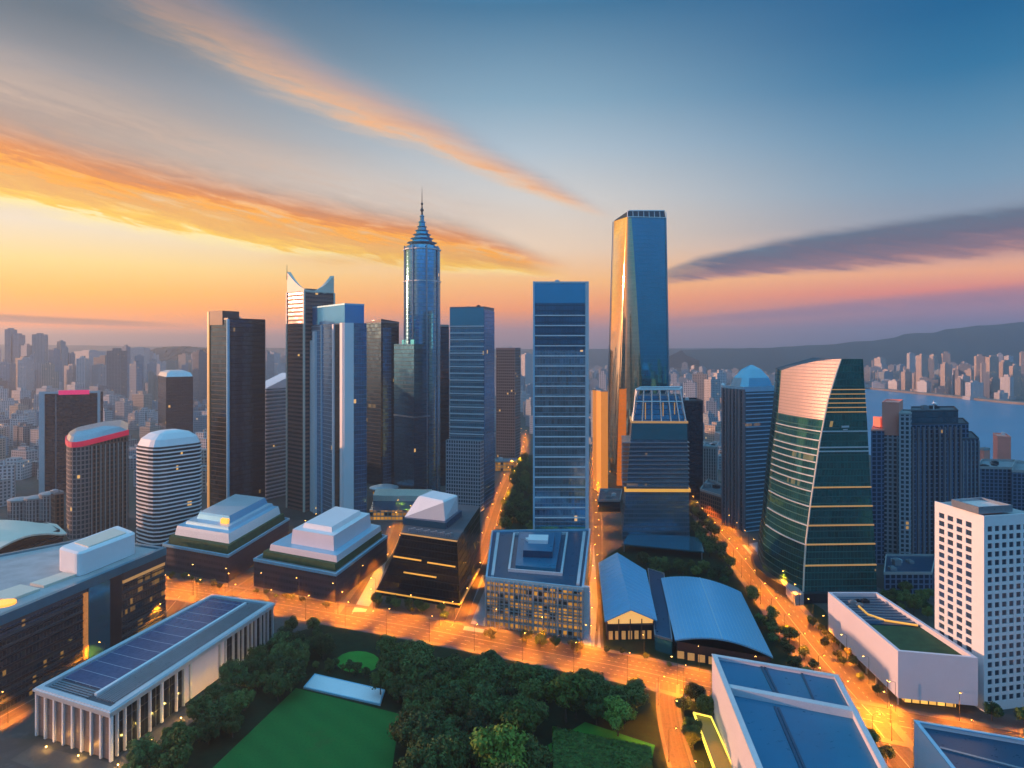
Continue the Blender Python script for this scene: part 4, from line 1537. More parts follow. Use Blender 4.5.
# low wall with a pale panel along the avenue in front of it
wl = [G(757, 562), G(795, 606)]
m = MB()
d = (Vector(wl[1]) - Vector(wl[0])).normalized()
nn = Vector((d.y, -d.x))
m.prism([Vector(wl[0]), Vector(wl[1]), Vector(wl[1]) + Vector((6, 2)), Vector(wl[0]) + Vector((6, 2))], 0, 6.5, 0, top=0)
t = thing('low_wall', 'long pale wall slanting along the avenue beside the curved teal tower', 'wall', lerp2(wl[0], wl[1], 0.5))
m.build('wall', 'concrete', t)
m = MB()
m.prism([Vector(lerp2(*wl, 0.04)) + nn * 0.0, Vector(lerp2(*wl, 0.96)) + nn * 0.0, Vector(lerp2(*wl, 0.96)) + nn * 0.3, Vector(lerp2(*wl, 0.04)) + nn * 0.3], 1.2, 5.6, 0, top=0)
m.build('panel', 'pale', t)

# --- stepped blue residential towers
t = thing('apartment_tower', 'stepped dark blue apartment block with a pink topped stair core', 'tower', at(925, 500))
D = 485
A = [at(871, D), at(884, D), at(886, D + 30), at(873, D + 30)]
B = [at(882, D + 6), at(899, D + 2), at(903, D + 30), at(886, D + 34)]
Cq = [at(899, D - 4), at(911, D - 6), at(914, D + 24), at(902, D + 26)]
Dq = [at(911, D - 2), at(979, D + 4), at(972, D + 44), at(911, D + 40)]


def blk(poly, z0, z1, mat, top, name='block'):
    mm = MB()
    mm.prism(poly, z0, z1, 0, top=1)
    mm.ring(offset(poly, 0.1), z1, z1 + 1.0, 0.5, 1)
    return mm.build(name, [mat, top], t)


blk(A, 0, zv(431, D), 'fac_resid', 'coral')
blk(B, 0, zv(436, D), 'fac_resid_pale', 'coral')
blk(B, zv(436, D), zv(404, D), 'coral', 'coral', 'stair_core')
blk(Cq, 0, zv(414, D), 'fac_resid_pale', 'concrete', 'pale_block')
blk(sub_quad(Dq, 0, 1.0, 0, 1), 0, zv(440, D), 'fac_resid', 'dark_roof')
blk(sub_quad(Dq, 0, 0.85, 0.05, 0.95), zv(440, D), zv(425, D), 'fac_resid', 'dark_roof', 'upper_block')
blk(sub_quad(Dq, 0, 0.70, 0.1, 0.9), zv(425, D), zv(412, D), 'fac_navy', 'dark_roof', 'top_block')
m = MB()
m.box((*at(885, D + 20), zv(430, D)), 12, 10, 7, 0)
m.build('lift_house', 'coral', t)
fins(Dq[0], Dq[1], 0, zv(427, D), 10, 1.3, 1.3, 'fin', 'stone_mauve', t, 0.02, 0.72)
fins(Dq[0], Dq[1], 0, zv(441, D), 5, 1.0, 1.0, 'fin', 'steel', t, 0.76, 0.99)
m = MB()
q = sub_quad(Dq, 0.35, 0.4, 0.5, 0.55)[0]
m.tube((*q, zv(412, D)), (*q, zv(403, D)), 0.4, 0.2)
m.lathe(q[0], q[1] - 1, [(0.2, zv(407, D)), (2.2, zv(405.5, D)), (0.3, zv(404.5, D))], 8)
m.build('aerial', 'white', t)
roof_bits(t, sub_quad(Dq, 0, 0.7, 0.1, 0.9), zv(412, D), 3, 3)

p = [at(884, 425), at(932, 425), at(936, 462), at(886, 462)]
tower('low_building', 'low blue roofed block in the gap right of the curved teal tower', 'building', p, 13, 'fac_resid', 'roof_navy', bits=4, seed=31, par=1.0)
D = 600
p = [at(976, D), at(1012, D - 4), at(1016, D + 36), at(982, D + 40)]
tower('apartment_block', 'lower dark blue apartment block behind the white gridded tower, near the water', 'building', p, zv(468, D), 'fac_resid', bits=4, seed=9)
p = [at(1012, D - 8), at(1060, D - 14), at(1066, D + 36), at(1016, D + 36)]
tower('apartment_block', 'dark blue apartment block cut by the edge of the view above the white gridded tower', 'building', p, zv(470, D), 'fac_resid', bits=4, seed=12)
D = 700
p = quad(1006, D, 993, 1011, 62)
tower('apartment_tower', 'slim coral pink tower standing alone at the water', 'tower', p, zv(434, D), 'coral', 'coral', bits=1, par=0.8, parmat='coral')
p = quad(1016, 720, 1012, 1023, 25)
tower('stair_tower', 'short coral block right of the slim pink tower', 'tower', p, zv(463, 720), 'coral', 'coral', bits=0)
p = quad(984, 660, 978, 990, 25)
tower('stair_tower', 'short coral and grey block left of the slim pink tower', 'tower', p, zv(450, 660), 'coral', 'grey_roof', bits=0)

# ================================================================== low buildings in front
def podium(name, label, base, zb, tiers, mats, top_label=None):
    """terraced block: base storey, then stepped tiers given as (inset polygon, z0, z1, part name, material, top material)"""
    t = thing(name, label, 'building', center(base))
    m = MB()
    m.prism(base, 0, zb, 0)
    m.build('wall', mats[0], t)
    m = MB()
    m.face([(*q, zb - 0.1) for q in ccw(base)])
    m.build('roof', mats[1], t)
    m = MB()
    m.ring(offset(base, 0.4), zb - 0.8, zb + 0.9, 1.2)
    m.build('parapet', 'bluepale', t)
    for poly, z0, z1, nm, ma, mt, sh in tiers:
        m = MB()
        a = ccw(poly)
        b = offset(poly, -sh) if sh else a
        m.loft([[(*q, z0) for q in a], [(*q, z0 + (z1 - z0) * 0.7) for q in b], [(*q, z1) for q in (offset(b, -sh * 0.6) if sh else b)]], 0, cap=1)
        m.build(nm, [ma, mt], t)
    return t


def hedge_mat():
    return M['green_roof']


# terraced block with green belt, left
C = G(228, 583)
Lf = G(163, 570)
Rt = G(289, 541)
Bk = (Rt[0] - 62, Rt[1] + 30)
b = [C, Rt, Bk, Lf]
zb = 17.0
podium('terraced_block', 'terraced low block with a planted belt below the black glass tower', b, zb, [
    (sub_quad(b, 0.04, 0.97, 0.04, 0.96), zb, zb + 5.0, 'planted_belt', 'green_roof', 'green_roof', 0.3),
    (sub_quad(b, 0.09, 0.94, 0.08, 0.92), zb + 4.5, zb + 11, 'upper_storey', 'white', 'bluepale', 0.9),
    (sub_quad(b, 0.17, 0.92, 0.17, 0.84), zb + 10.5, zb + 13, 'roof_step', 'bluepale', 'pale', 0.6),
    (sub_quad(b, 0.26, 0.90, 0.24, 0.76), zb + 12.5, zb + 17.5, 'roof_lantern', 'sheet', 'pale', 1.2),
    (sub_quad(b, 0.235, 0.27, 0.26, 0.36), zb + 12.5, zb + 16, 'lit_window', 'amber', 'amber', 0.0)], ('fac_bronze', 'grey_roof'))
C = G(336, 603)
Lf = G(254, 586)
Rt = G(387, 560)
Bk = (Rt[0] - 58, Rt[1] + 40)
b = [C, Rt, Bk, Lf]
zb = 16.5
podium('terraced_block', 'terraced low block with a pink upper storey before the blue crowned tower', b, zb, [
    (sub_quad(b, 0.06, 0.97, 0.05, 0.95), zb, zb + 4.2, 'planted_belt', 'green_roof', 'green_roof', 0.3),
    (sub_quad(b, 0.10, 0.97, 0.06, 0.9), zb + 4.0, zb + 8.0, 'lower_tier', 'lavender', 'bluepale', 0.4),
    (sub_quad(b, 0.19, 0.90, 0.16, 0.70), zb + 7.5, zb + 17, 'upper_storey', 'lavender', 'white', 0.5),
    (sub_quad(b, 0.27, 0.82, 0.24, 0.62), zb + 16.5, zb + 20, 'roof_lantern', 'white', 'white', 0.7)], ('fac_bronze', 'grey_roof'))

# black office block with a leaning flank and white roof pavilion
c0, l0, r0 = G(460, 608), G(374, 594), G(481, 569)
zt = 39.5
c1, l1, r1 = (G(457, 540, zt)), (G(401, 532, zt)), (G(480, 506, zt))
bk0 = (r0[0] - 66, r0[1] + 18)
bk1 = (r1[0] - 45, r1[1] + 16)
t = thing('office_block', 'black glass office block with a leaning flank and a white roof pavilion', 'building', center([c0, l0, r0, bk0]))
base4, top4 = [c0, r0, bk0, l0], [c1, r1, bk1, l1]
lev_ = []
for i in range(9):
    f = i / 8
    bow = -2.5 * math.sin(math.pi * f)
    q = [lerp2(a, b_, f) for a, b_ in zip(base4, top4)]
    q[3] = (q[3][0] - bow * 0.6, q[3][1])
    lev_.append([(*x, zt * f) for x in q])
m = MB()
m.loft(lev_, 0, cap=None)
m.build('wall', 'fac_sloped', t)
m = MB()
m.face([(*q, zt) for q in top4])
m.build('roof', 'dark_roof', t)


def lev_at(z):
    f = z / zt * 8
    i = min(7, int(f))
    return [lerp2(a[:2], b_[:2], f - i) for a, b_ in zip(lev_[i], lev_[i + 1])]


for z, s0, s1, nm in ((zt - 1.0, 0.0, 1.0, 'golden_line'), (23.5, 0.55, 0.96, 'golden_line'), (24.0, 0.02, 0.45, 'golden_line'), (15.5, 0.25, 0.7, 'golden_line'), (1.8, 0.0, 1.0, 'golden_line')):
    q = lev_at(z)
    slab(nm, 'gold' if z < 35 else 'gold_soft', q[3], q[0], s0, s1, 0.7, z, z + 0.7, t)
q = lev_at(2)
slab('golden_line', 'gold_soft', q[0], q[1], 0.0, 0.9, 0.7, 1.8, 2.5, t)
m = MB()
for i in range(18):
    q = lerp2(lerp2(top4[3], top4[0], 0.08 + 0.05 * i), center(top4), 0.12)
    m.box((*q, zt), 1.2, 1.2, 1.2 + 0.5 * (i % 3), 0, 0.3)
m.build('roof_railing', 'steel', t)
zp = zt + 4
pv4 = [G(446, 523, zp), G(462, 510.5, zp), G(440, 505, zp), G(403, 518, zp)]
m = MB()
m.prism(pv4, zt, zp, 0, top=0)
m.build('pavilion_base', 'roof_navy', t)
zq = 55.0
a4 = [G(445, 521, zp), G(458, 511, zp), G(436, 505, zp), G(404.5, 517, zp)]
u4 = [G(443.5, 502.5, zq), G(457.5, 496, zq), G(432, 491, zq), G(418, 497, zq)]
m = MB()
m.loft([[(*q, zp) for q in a4], [(*q, zq) for q in u4], [(*q, zq + 0.8) for q in scale_poly(u4, 0.9)]], 0, cap=0)
m.build('roof_pavilion', 'white', t)

# gabled hall
e0, e1 = G(607, 640), G(653, 639)
bl, br = G(601, 563.5, 10.8), G(644, 571, 10.8)
ze, zr_ = 10.8, 16.0
t = thing('market_hall', 'blue gabled hall with an amber lit gable facing the boulevard', 'hall', center([e0, e1, bl, br]))
m = MB()
m.prism([e0, e1, br, bl], 0, ze, 0)
m.build('wall', 'dark_metal', t)
rf, rb = lerp2(e0, e1, 0.5), lerp2(bl, br, 0.45)
rb = (rb[0], rb[1] + 12)
m = MB()
ex = 1.6
f0 = Vector(e0) + (Vector(e0) - Vector(e1)).normalized() * ex + Vector((0, -3))
f1 = Vector(e1) + (Vector(e1) - Vector(e0)).normalized() * ex + Vector((0, -3))
b0_ = Vector(bl) + Vector((-ex, 2))
b1_ = Vector(br) + Vector((ex, 2))
rF, rB = Vector(rf) + Vector((0, -3)), Vector(rb)
for zo, flip in ((0.5, False), (0.0, True)):
    for qs in ([(*f0, ze - 0.6 + zo), (*rF, zr_ + zo), (*rB, zr_ + zo), (*b0_, ze - 0.6 + zo)], [(*rF, zr_ + zo), (*f1, ze - 0.6 + zo), (*b1_, ze - 0.6 + zo), (*rB, zr_ + zo)]):
        m.face(qs[::-1])
for a, b_ in ((f0, rF), (rF, f1), (f0, b0_), (f1, b1_)):
    za = zr_ if a is rF else ze - 0.6
    zb_ = zr_ if b_ in (rF, rB) else ze - 0.6
    m.face([(*a, za), (*b_, zb_), (*b_, zb_ + 0.5), (*a, za + 0.5)])
m.build('roof', 'sheet', t)
m = MB()
for i in range(1, 14):
    f = i / 14
    for A, B in ((f0, b0_), (f1, b1_)):
        pa = A.lerp(B, f)
        pr = rF.lerp(rB, f)
        m.tube((*pa, ze - 0.05), (*pr, zr_ + 0.55), 0.14, n=4)
m.build('roof_seam', 'bluepale', t)
m = MB()
g0, g1 = Vector(e0) + Vector((0, -0.4)), Vector(e1) + Vector((0, -0.4))
gr = Vector(rf) + Vector((0, -0.4))
m.face([(*g0, ze - 2.4), (*g1, ze - 2.4), (*g1, ze - 0.8), (*gr, zr_ - 0.5), (*g0, ze - 0.8)])
m.build('lit_gable', plain('warm_lit_boards', (0.5, 0.3, 0.14), 0.5, emit=(1, 0.5, 0.13), estr=0.65, var=0.35, scale=0.5), t)
m = MB()
for s in (0.0, 0.25, 0.5, 0.75, 1.0):
    q = g0.lerp(g1, s)
    m.box((q.x, q.y - 0.4, 0), 0.5, 0.5, ze - 2 + (2.0 if 0.2 < s < 0.8 else 0.6), 0)
q = g0.lerp(g1, 0.5)
m.box((q.x, q.y - 0.4, ze - 3.0), (g1 - g0).length, 0.5, 0.5, 0)
m.build('gable_post', 'brown_dark', t)
m = MB()
for i in range(7):
    q = Vector(e0).lerp(Vector(e1), 0.08 + 0.14 * i)
    m.box((q.x, q.y - 0.25, 0.3), 2.0, 0.3, 4.2, 0)
m.build('shopfront', 'gold_soft', t)

# barrel roofed hall
hz_ = 8.0
fl, fr = G(674, 655), G(770, 672)
Bl, Br = G(661, 578, 8.5), G(741, 592, 8.5)
fr = G(773, 657, 8.5)
fl = G(675, 640, 8.5)
t = thing('exhibition_hall', 'broad pale blue hall under one shallow curved sheet metal roof', 'hall', center([fl, fr, Br, Bl]))
m = MB()
m.prism([lerp2(fl, fr, 0.02), lerp2(fl, fr, 0.98), lerp2(Bl, Br, 0.98), lerp2(Bl, Br, 0.02)], 0, hz_, 0)
m.build('wall', 'dark_metal', t)
m = MB()
n = 16


def arch(s):
    return 8.5 + 4.2 * math.sin(math.pi * min(1, s * 1.0)) ** 0.9


top_, bot_ = [], []
for i in range(n + 1):
    s = i / n
    a, b_ = lerp2(fl, fr, s), lerp2(Bl, Br, s)
    top_.append(((*a, arch(s)), (*b_, arch(s))))
for (a, b_), (c_, d_) in zip(top_[:-1], top_[1:]):
    m.face([a, c_, d_, b_])
    lo_ = [(p_[0], p_[1], p_[2] - 0.7) for p_ in (a, c_, d_, b_)]
    m.face(lo_[::-1])
    m.face([lo_[0], lo_[1], c_, a])
    m.face([lo_[3], b_, d_, lo_[2]])
m.face([(*top_[0][0][:2], 7.8), top_[0][0], top_[0][1], (*top_[0][1][:2], 7.8)])
m.face([(*top_[-1][0][:2], 7.8), (*top_[-1][1][:2], 7.8), top_[-1][1], top_[-1][0]])
m.build('roof', 'sheet', t, smooth=40)
m = MB()
for i in range(1, 24):
    s = i / 24
    a, b_ = lerp2(fl, fr, s), lerp2(Bl, Br, s)
    m.tube((*a, arch(s) + 0.03), (*b_, arch(s) + 0.03), 0.10 if i != 12 else 0.4, n=4)
m.build('roof_seam', 'bluepale', t)
m = MB()
for i in range(9):
    q = Vector(lerp2(fl, fr, 0.06 + i * 0.11))
    m.box((q.x, q.y - 0.3, 0.2), 3.2, 0.4, 3.4, 0, -0.25)
m.build('shopfront', 'gold_soft', t)
# narrow blue link between the halls
p = [G(655, 650), G(672, 655), G(664, 585), G(648, 580)]
t = thing('link_building', 'narrow flat navy link building between the two halls', 'building', center(p))
m = MB()
m.prism(p, 0, 7, 0, top=1)
m.build('wall', ['teal_glass', 'roof_navy'], t)
m = MB()
m.ring(offset(p, 0.2), 6.6, 7.7, 0.5)
m.build('parapet', 'steel', t)
# glass canopy behind the halls
p = [G(622, 552), G(704, 560), G(700, 545), G(630, 540)]
t = thing('canopy', 'long low glass canopy between the halls and the golden belted tower', 'canopy', center(p))
m = MB()
m.prism(p, 5.0, 6.0, 0, top=0, bottom=True)
m.build('roof', 'teal_glass', t)
for q in p:
    m = MB()
    q = lerp2(q, center(p), 0.05)
    m.tube((*q, 0), (*q, 5), 0.4)
    m.build('post', 'steel', t)

# white box building with the planted roof
zr_ = 23.6
a, b_, c_, d_ = G(828, 592, zr_), G(898, 651, zr_), G(978, 658, zr_), G(877, 592, zr_)
box4 = ccw([a, b_, c_, d_])
t = thing('gallery_building', 'white windowless box building with a sunken planted roof', 'building', center(box4))
m = MB()
m.ring(box4, 4.0, zr_, 1.4)
m.build('wall', 'lavender', t)
m = MB()
m.prism(offset(box4, -1.2), 4.1, zr_ - 2.2, 0, top=0, bottom=True)
m.build('roof', 'green_roof', t)
rows = sub_quad([b_, c_, d_, a], 0.04, 0.96, 0.48, 0.97)
m = MB()
m.prism(rows, zr_ - 2.2, zr_ - 1.7, 0, top=0)
m.build('roof_deck', 'roof_navy', t)
m = MB()
for i in range(9):
    q = sub_quad(rows, 0.03, 0.97, 0.1 + i * 0.1, 0.1 + i * 0.1 + 0.03)
    m.prism(q, zr_ - 1.7, zr_ - 1.3, 0, top=0)
m.build('deck_rail', 'steel', t)
# bent golden light line on the roof
m = MB()
pl = [G(858, 606, zr_ - 1.5), G(868, 615, zr_ - 1.5), G(885, 621, zr_ - 1.5), G(918, 626, zr_ - 1.5)]
for p_, q_ in zip(pl[:-1], pl[1:]):
    m.tube((*p_, zr_ - 1.2), (*q_, zr_ - 1.2), 0.5, n=5)
m.build('golden_line', 'gold', t)
m = MB()
in4 = offset(box4, -5.0)
m.prism(in4, 0, 4.05, 0)
m.build('ground_floor', facade('lit_shop_glass', (0.2, 0.12, 0.05), (0.05, 0.04, 0.035), 4.1, 3.2, 0.08, 0.16, 0.2, 0.2, 0.75, 0, (1, 0.5, 0.1), 1.1), t)
for i in range(8):
    q = lerp2(ccw(offset(box4, -1.2))[0], ccw(offset(box4, -1.2))[1], 0.02 + i * 0.137)
    m = MB()
    m.tube((*q, 0), (*q, 4.1), 0.4, n=8)
    m.build('column', 'concrete', t)
roof_bits(t, sub_quad(rows, 0.1, 0.9, 0.5, 0.9), zr_ - 1.7, 4, 5, s=0.6)

# white tower with a grid of square windows
cb = G(984, 712)
lb = (cb[0] - 3.4, cb[1] + 28)
p0 = Vector(cb)
rdir = Vector((math.cos(R(12)), math.sin(R(12))))
W_R = 27.0
rb = tuple(p0 + rdir * W_R)
fp = [cb, rb, (rb[0] - 6, rb[1] + 30), lb]
zt = zv(516, cb[1])
t = thing('apartment_tower', 'white tower with a regular grid of square dark windows and a tilted roof canopy', 'tower', center(fp))
core = offset(fp, -0.55)
m = MB()
m.prism(core, 0, zt - 0.6, 0, top=1)
m.build('core', ['white', 'concrete'], t)
wallm = MB()
panes = []
NR = 21
FH = (zt - 7.0) / NR


def grid_wall(a, b_, ncol, wfrac, s0, s1):
    """a window wall with real reveals: piers and spandrels stand proud of the panes"""
    A, B = Vector(a), Vector(b_)
    L = (B - A).length
    d = (B - A).normalized()
    nn = Vector((d.y, -d.x))

    def bit(x0, x1, z0, z1):
        P_, Q_ = A + d * x0, A + d * x1
        wallm.prism([P_ - nn * 0.56, Q_ - nn * 0.56, Q_, P_], z0, z1, 0, top=0, bottom=True)
    x_lo, x_hi = s0 * L, s1 * L
    pitch = (x_hi - x_lo) / ncol
    ww = pitch * wfrac
    bit(0, x_lo + (pitch - ww) / 2, 0, zt)
    bit(x_hi - (pitch - ww) / 2, L, 0, zt)
    for i in range(ncol - 1):
        bit(x_lo + pitch * i + (pitch + ww) / 2, x_lo + pitch * (i + 1) + (pitch - ww) / 2, 0, zt)
    wh = FH * 0.64
    for i in range(ncol):
        x0 = x_lo + pitch * i + (pitch - ww) / 2
        zprev = 0
        for j in range(NR):
            z0 = 3.2 + FH * j + (FH - wh) / 2
            bit(x0, x0 + ww, zprev, z0)
            zprev = z0 + wh
            P_, Q_ = A + d * x0 - nn * 0.40, A + d * (x0 + ww) - nn * 0.40
            panes.append((P_, Q_, z0, zprev, abs(x0 - (0 if ncol > 4 else L))))
        bit(x0, x0 + ww, zprev, zt)


grid_wall(cb, rb, 7, 0.64, 0.045, 0.97)
grid_wall(lb, cb, 4, 0.62, 0.06, 0.80)
wallm.build('wall', 'white', t)
M['pane'] = facade('window_pane', (0.10, 0.16, 0.24), (0.05, 0.06, 0.08), 50, 50, 0.0, 0.0, 0.55, 0.1, 0.0, wob=0.05)
M['pane_lit'] = plain('lit_window_pane', (0.3, 0.2, 0.1), 0.3, emit=(1, 0.55, 0.2), estr=0.5)
order = sorted(range(len(panes)), key=lambda i: (0 if panes[i][0].y < 300 and i < 7 * NR else 1, panes[i][4]))
rest = MB()
rnd = random.Random(5)
for k_, i in enumerate(order):
    P_, Q_, z0, z1, _ = panes[i]
    if k_ < 100:
        m = MB()
        m.wall(tuple(P_), tuple(Q_), z0, z1)
        mid = P_.lerp(Q_, 0.5)
        d = (Q_ - P_).normalized()
        m.box((mid.x, mid.y, z0), 0.12, 0.12, z1 - z0, 1, math.atan2(d.y, d.x))
        m.build('window', ['pane', 'dark_metal'], t)
    else:
        rest.wall(tuple(P_), tuple(Q_), z0, z1)
o = rest.build('windows', 'pane', t)
o['kind'] = 'stuff'
# tilted canopy on the roof
r4 = sub_quad(fp, -0.02, 0.62, 0.08, 0.62)
m = MB()
m.prism(sub_quad(fp, 0.05, 0.5, 0.15, 0.55), zt - 0.6, zt + 2.0, 0, top=0)
m.build('roof_house', 'coral', t)
m = MB()
m.ring(r4, zt + 0.3, zt + 3.2, 0.7)
m.build('roof_canopy', 'steel', t)
m = MB()
m.face([(*q, zt + 2.1) for q in ccw(offset(r4, -0.8))])
m.build('roof_light', plain('pale_rose_roof', (0.8, 0.62, 0.58), 0.4), t)

# foreground white building with blue roofs (bottom, right of centre)
zr_ = 25.0
a, b_ = G(712, 655, zr_), G(838, 676, zr_)
c_, d_ = G(900, 792, zr_), G(766, 792, zr_)
fp = ccw([a, b_, c_, d_])
t = thing('white_building', 'white walled building with two sunken bright blue roof panels and a white crossbar', 'building', center(fp))
m = MB()
m.ring(fp, 0, zr_, 1.5)
m.build('wall', 'lavender', t)
m = MB()
m.ring(offset(fp, 0.15), zr_ + 0.01, zr_ + 0.5, 1.9)
m.build('coping', 'pale', t)
q4 = [a, b_, c_, d_]
n_ = [a, b_, c_, d_]
hi = [a, b_, lerp2(b_, c_, 0.0), d_]
x0, x1 = G(729, 685, zr_), G(851, 708, zr_)
m = MB()
m.prism([x0, x1, lerp2(b_, x1, 0.06), lerp2(a, x0, 0.06)], 0.5, zr_ - 0.9, 0, top=0)
m.build('roof', 'roof_blue', t)
m = MB()
dv = (Vector(d_) - Vector(a)).normalized()
dw = (Vector(c_) - Vector(b_)).normalized()
m.prism([x0, x1, Vector(x1) + dw * 3.0, Vector(x0) + dv * 3.0], 3, zr_ + 0.4, 0, top=0)
m.build('crossbar', 'pale', t)
y0, y1 = Vector(x0) + dv * 3.05, Vector(x1) + dw * 3.05
m = MB()
m.prism([y0, y1, c_, d_], 0.5, zr_ - 2.2, 0, top=0)
m.build('lower_roof', 'roof_blue', t)
m = MB()
sm = [(lerp2(a, b_, s), lerp2(x0, x1, s), zr_ - 0.85) for s in (0.40, 0.43, 0.72)] + [(lerp2(y0, y1, s), lerp2(d_, c_, s), zr_ - 2.15) for s in (0.36, 0.39)]
for p_, q_, z in sm:
    p_, q_ = lerp2(p_, q_, 0.05), lerp2(p_, q_, 0.96)
    d = (Vector(q_) - Vector(p_)).normalized()
    nn = Vector((d.y, -d.x)) * 0.4
    m.prism([Vector(p_) - nn, Vector(p_) + nn, Vector(q_) + nn, Vector(q_) - nn], z, z + 0.35, 0, top=0)
m.build('roof_ridge', 'roof_navy', t)

# second white building, bottom right corner
zr_ = 20.0
a, b_ = G(914, 721, zr_), G(1060, 746, zr_)
d_ = G(976, 800, zr_)
c_ = (b_[0] + 14, d_[1] - 20)
fp = ccw([a, b_, c_, d_])
t = thing('white_building', 'white walled building with a navy roof below the white gridded tower', 'building', center(fp))
m = MB()
m.ring(fp, 0, zr_, 1.0)
m.build('wall', 'lavender', t)
m = MB()
m.ring(offset(fp, 0.12), zr_ + 0.01, zr_ + 0.4, 1.3)
m.build('coping', 'bluepale', t)
m = MB()
m.prism(offset(fp, -0.9), 0.5, zr_ - 1.2, 0, top=0)
m.build('roof', 'roof_navy', t)
m = MB()
p_, q_ = G(940, 748, zr_ - 1.0), G(1060, 779, zr_ - 1.0)
d = (Vector(q_) - Vector(p_)).normalized()
nn = Vector((d.y, -d.x)) * 0.5
m.prism([Vector(p_) - nn, Vector(p_) + nn, Vector(q_) + nn, Vector(q_) - nn], zr_ - 1.2, zr_ - 0.7, 0, top=0)
m.build('roof_ridge', 'steel', t)

# glowing glass rail frame beside the white building
t = thing('glass_pavilion', 'narrow glass pavilion edged by bright yellow light strips beside the white walled building', 'pavilion', G(712, 750))
a, b_, c_, d_ = G(694, 713, 4), G(711, 717, 4), G(744, 790, 4), G(722, 790, 4)
m = MB()
m.prism(offset([a, b_, c_, d_], -0.5), 0, 3.6, 0, top=1)
m.build('wall', ['teal_glass', plain('amber_glass_roof', (0.12, 0.11, 0.03), 0.2, emit=(0.8, 0.5, 0.03), estr=0.12)], t)
for p_, q_, r_ in ((a, d_, 0.55), (a, b_, 0.4), (b_, c_, 0.4)):
    m = MB()
    m.tube((*p_, 4), (*q_, 4), r_, n=6)
    m.build('light_strip', plain('yellow_light', (0.7, 0.6, 0.1), 0.4, emit=(1, 0.72, 0.08), estr=1.0), t)

# solar roofed hall, bottom left
zr_ = 18.5
a, b_, c_, d_ = G(110, 711, zr_), G(273, 603, zr_), G(212, 594.5, zr_), G(36, 688, zr_)
fp = ccw([a, b_, c_, d_])
t = thing('solar_hall', 'long hall with white pillars, dark glass bays and a solar panel roof', 'hall', center(fp))
m = MB()
m.prism(offset(fp, -1.2), 0, zr_ - 1.0, 0, top=1)
m.build('core', ['stone_mauve', 'dark_roof'], t)
m = MB()
m.ring(offset(fp, 0.3), zr_ - 2.4, zr_ + 0.25, 2.2)
m.ring(offset(fp, 0.9), zr_ - 1.0, zr_ - 0.2, 1.0)
m.build('roof_edge', 'pale', t)


def on(p_, q_, s, o):
    P_, Q_ = Vector(p_), Vector(q_)
    d = (Q_ - P_).normalized()
    return P_.lerp(Q_, s) + Vector((d.y, -d.x)) * o, math.atan2(d.y, d.x)


def pillar(p_, q_, s, wd, mat='white'):
    c, rot = on(p_, q_, s, -0.45)
    m = MB()
    m.box((c.x, c.y, 0), wd, 1.2, zr_ - 2.35, 0, rot)
    m.build('pillar', mat, t)


def bay(p_, q_, s0, s1, mat, name='window'):
    A, rot = on(p_, q_, s0, -0.45)
    B, _ = on(p_, q_, s1, -0.45)
    m = MB()
    m.wall(tuple(A), tuple(B), 0.4, zr_ - 2.6, 0)
    n = max(1, int((B - A).length / 2.4))
    for i in range(1, n if name == 'window' else 1):
        c = A.lerp(B, i / n)
        m.box((c.x, c.y, 0.4), 0.16, 0.3, zr_ - 3, 1, rot)
    m.build(name, [mat, 'steel'], t)


for i in range(9):
    pillar(d_, a, i / 8, 0.8)
M['bay_bronze'] = F_('bronze_bay_glass', (0.30, 0.22, 0.20), (0.24, 0.18, 0.16), 3.0, 1.2, 0.08, 0.14, 0.15, 0.3, 0.0)
M['bay_dark'] = F_('dark_bay_glass', (0.05, 0.08, 0.10), (0.08, 0.10, 0.12), 6.0, 2.4, 0.05, 0.06, 0.7, 0.1, 0.01)
for i in range(8):
    bay(d_, a, i / 8 + 0.02, (i + 1) / 8 - 0.02, 'bay_bronze')
cols = [0.0, 0.035, 0.07, 0.135, 0.19, 0.25, 0.33, 0.37, 0.41, 0.60, 0.635, 0.69, 0.73, 0.76, 0.80, 0.83, 0.86, 0.90, 0.93, 0.96, 1.0]
for s in cols[1:]:
    pillar(a, b_, s, 0.6 if s not in (0.25, 0.41, 0.60) else 1.1, 'pale' if s > 0.35 else 'white')
for s0, s1 in zip(cols[:-1], cols[1:]):
    if (s0, s1) == (0.41, 0.60):
        bay(a, b_, s0 + 0.012, s1 - 0.012, 'lavender', 'blank_panel')
    else:
        bay(a, b_, s0 + 0.008, s1 - 0.008, 'bay_dark' if s0 not in (0.60, 0.37) else 'lavender', 'window' if s0 not in (0.60, 0.37) else 'blank_panel')
# roof: solar field, louvre strip, white divider


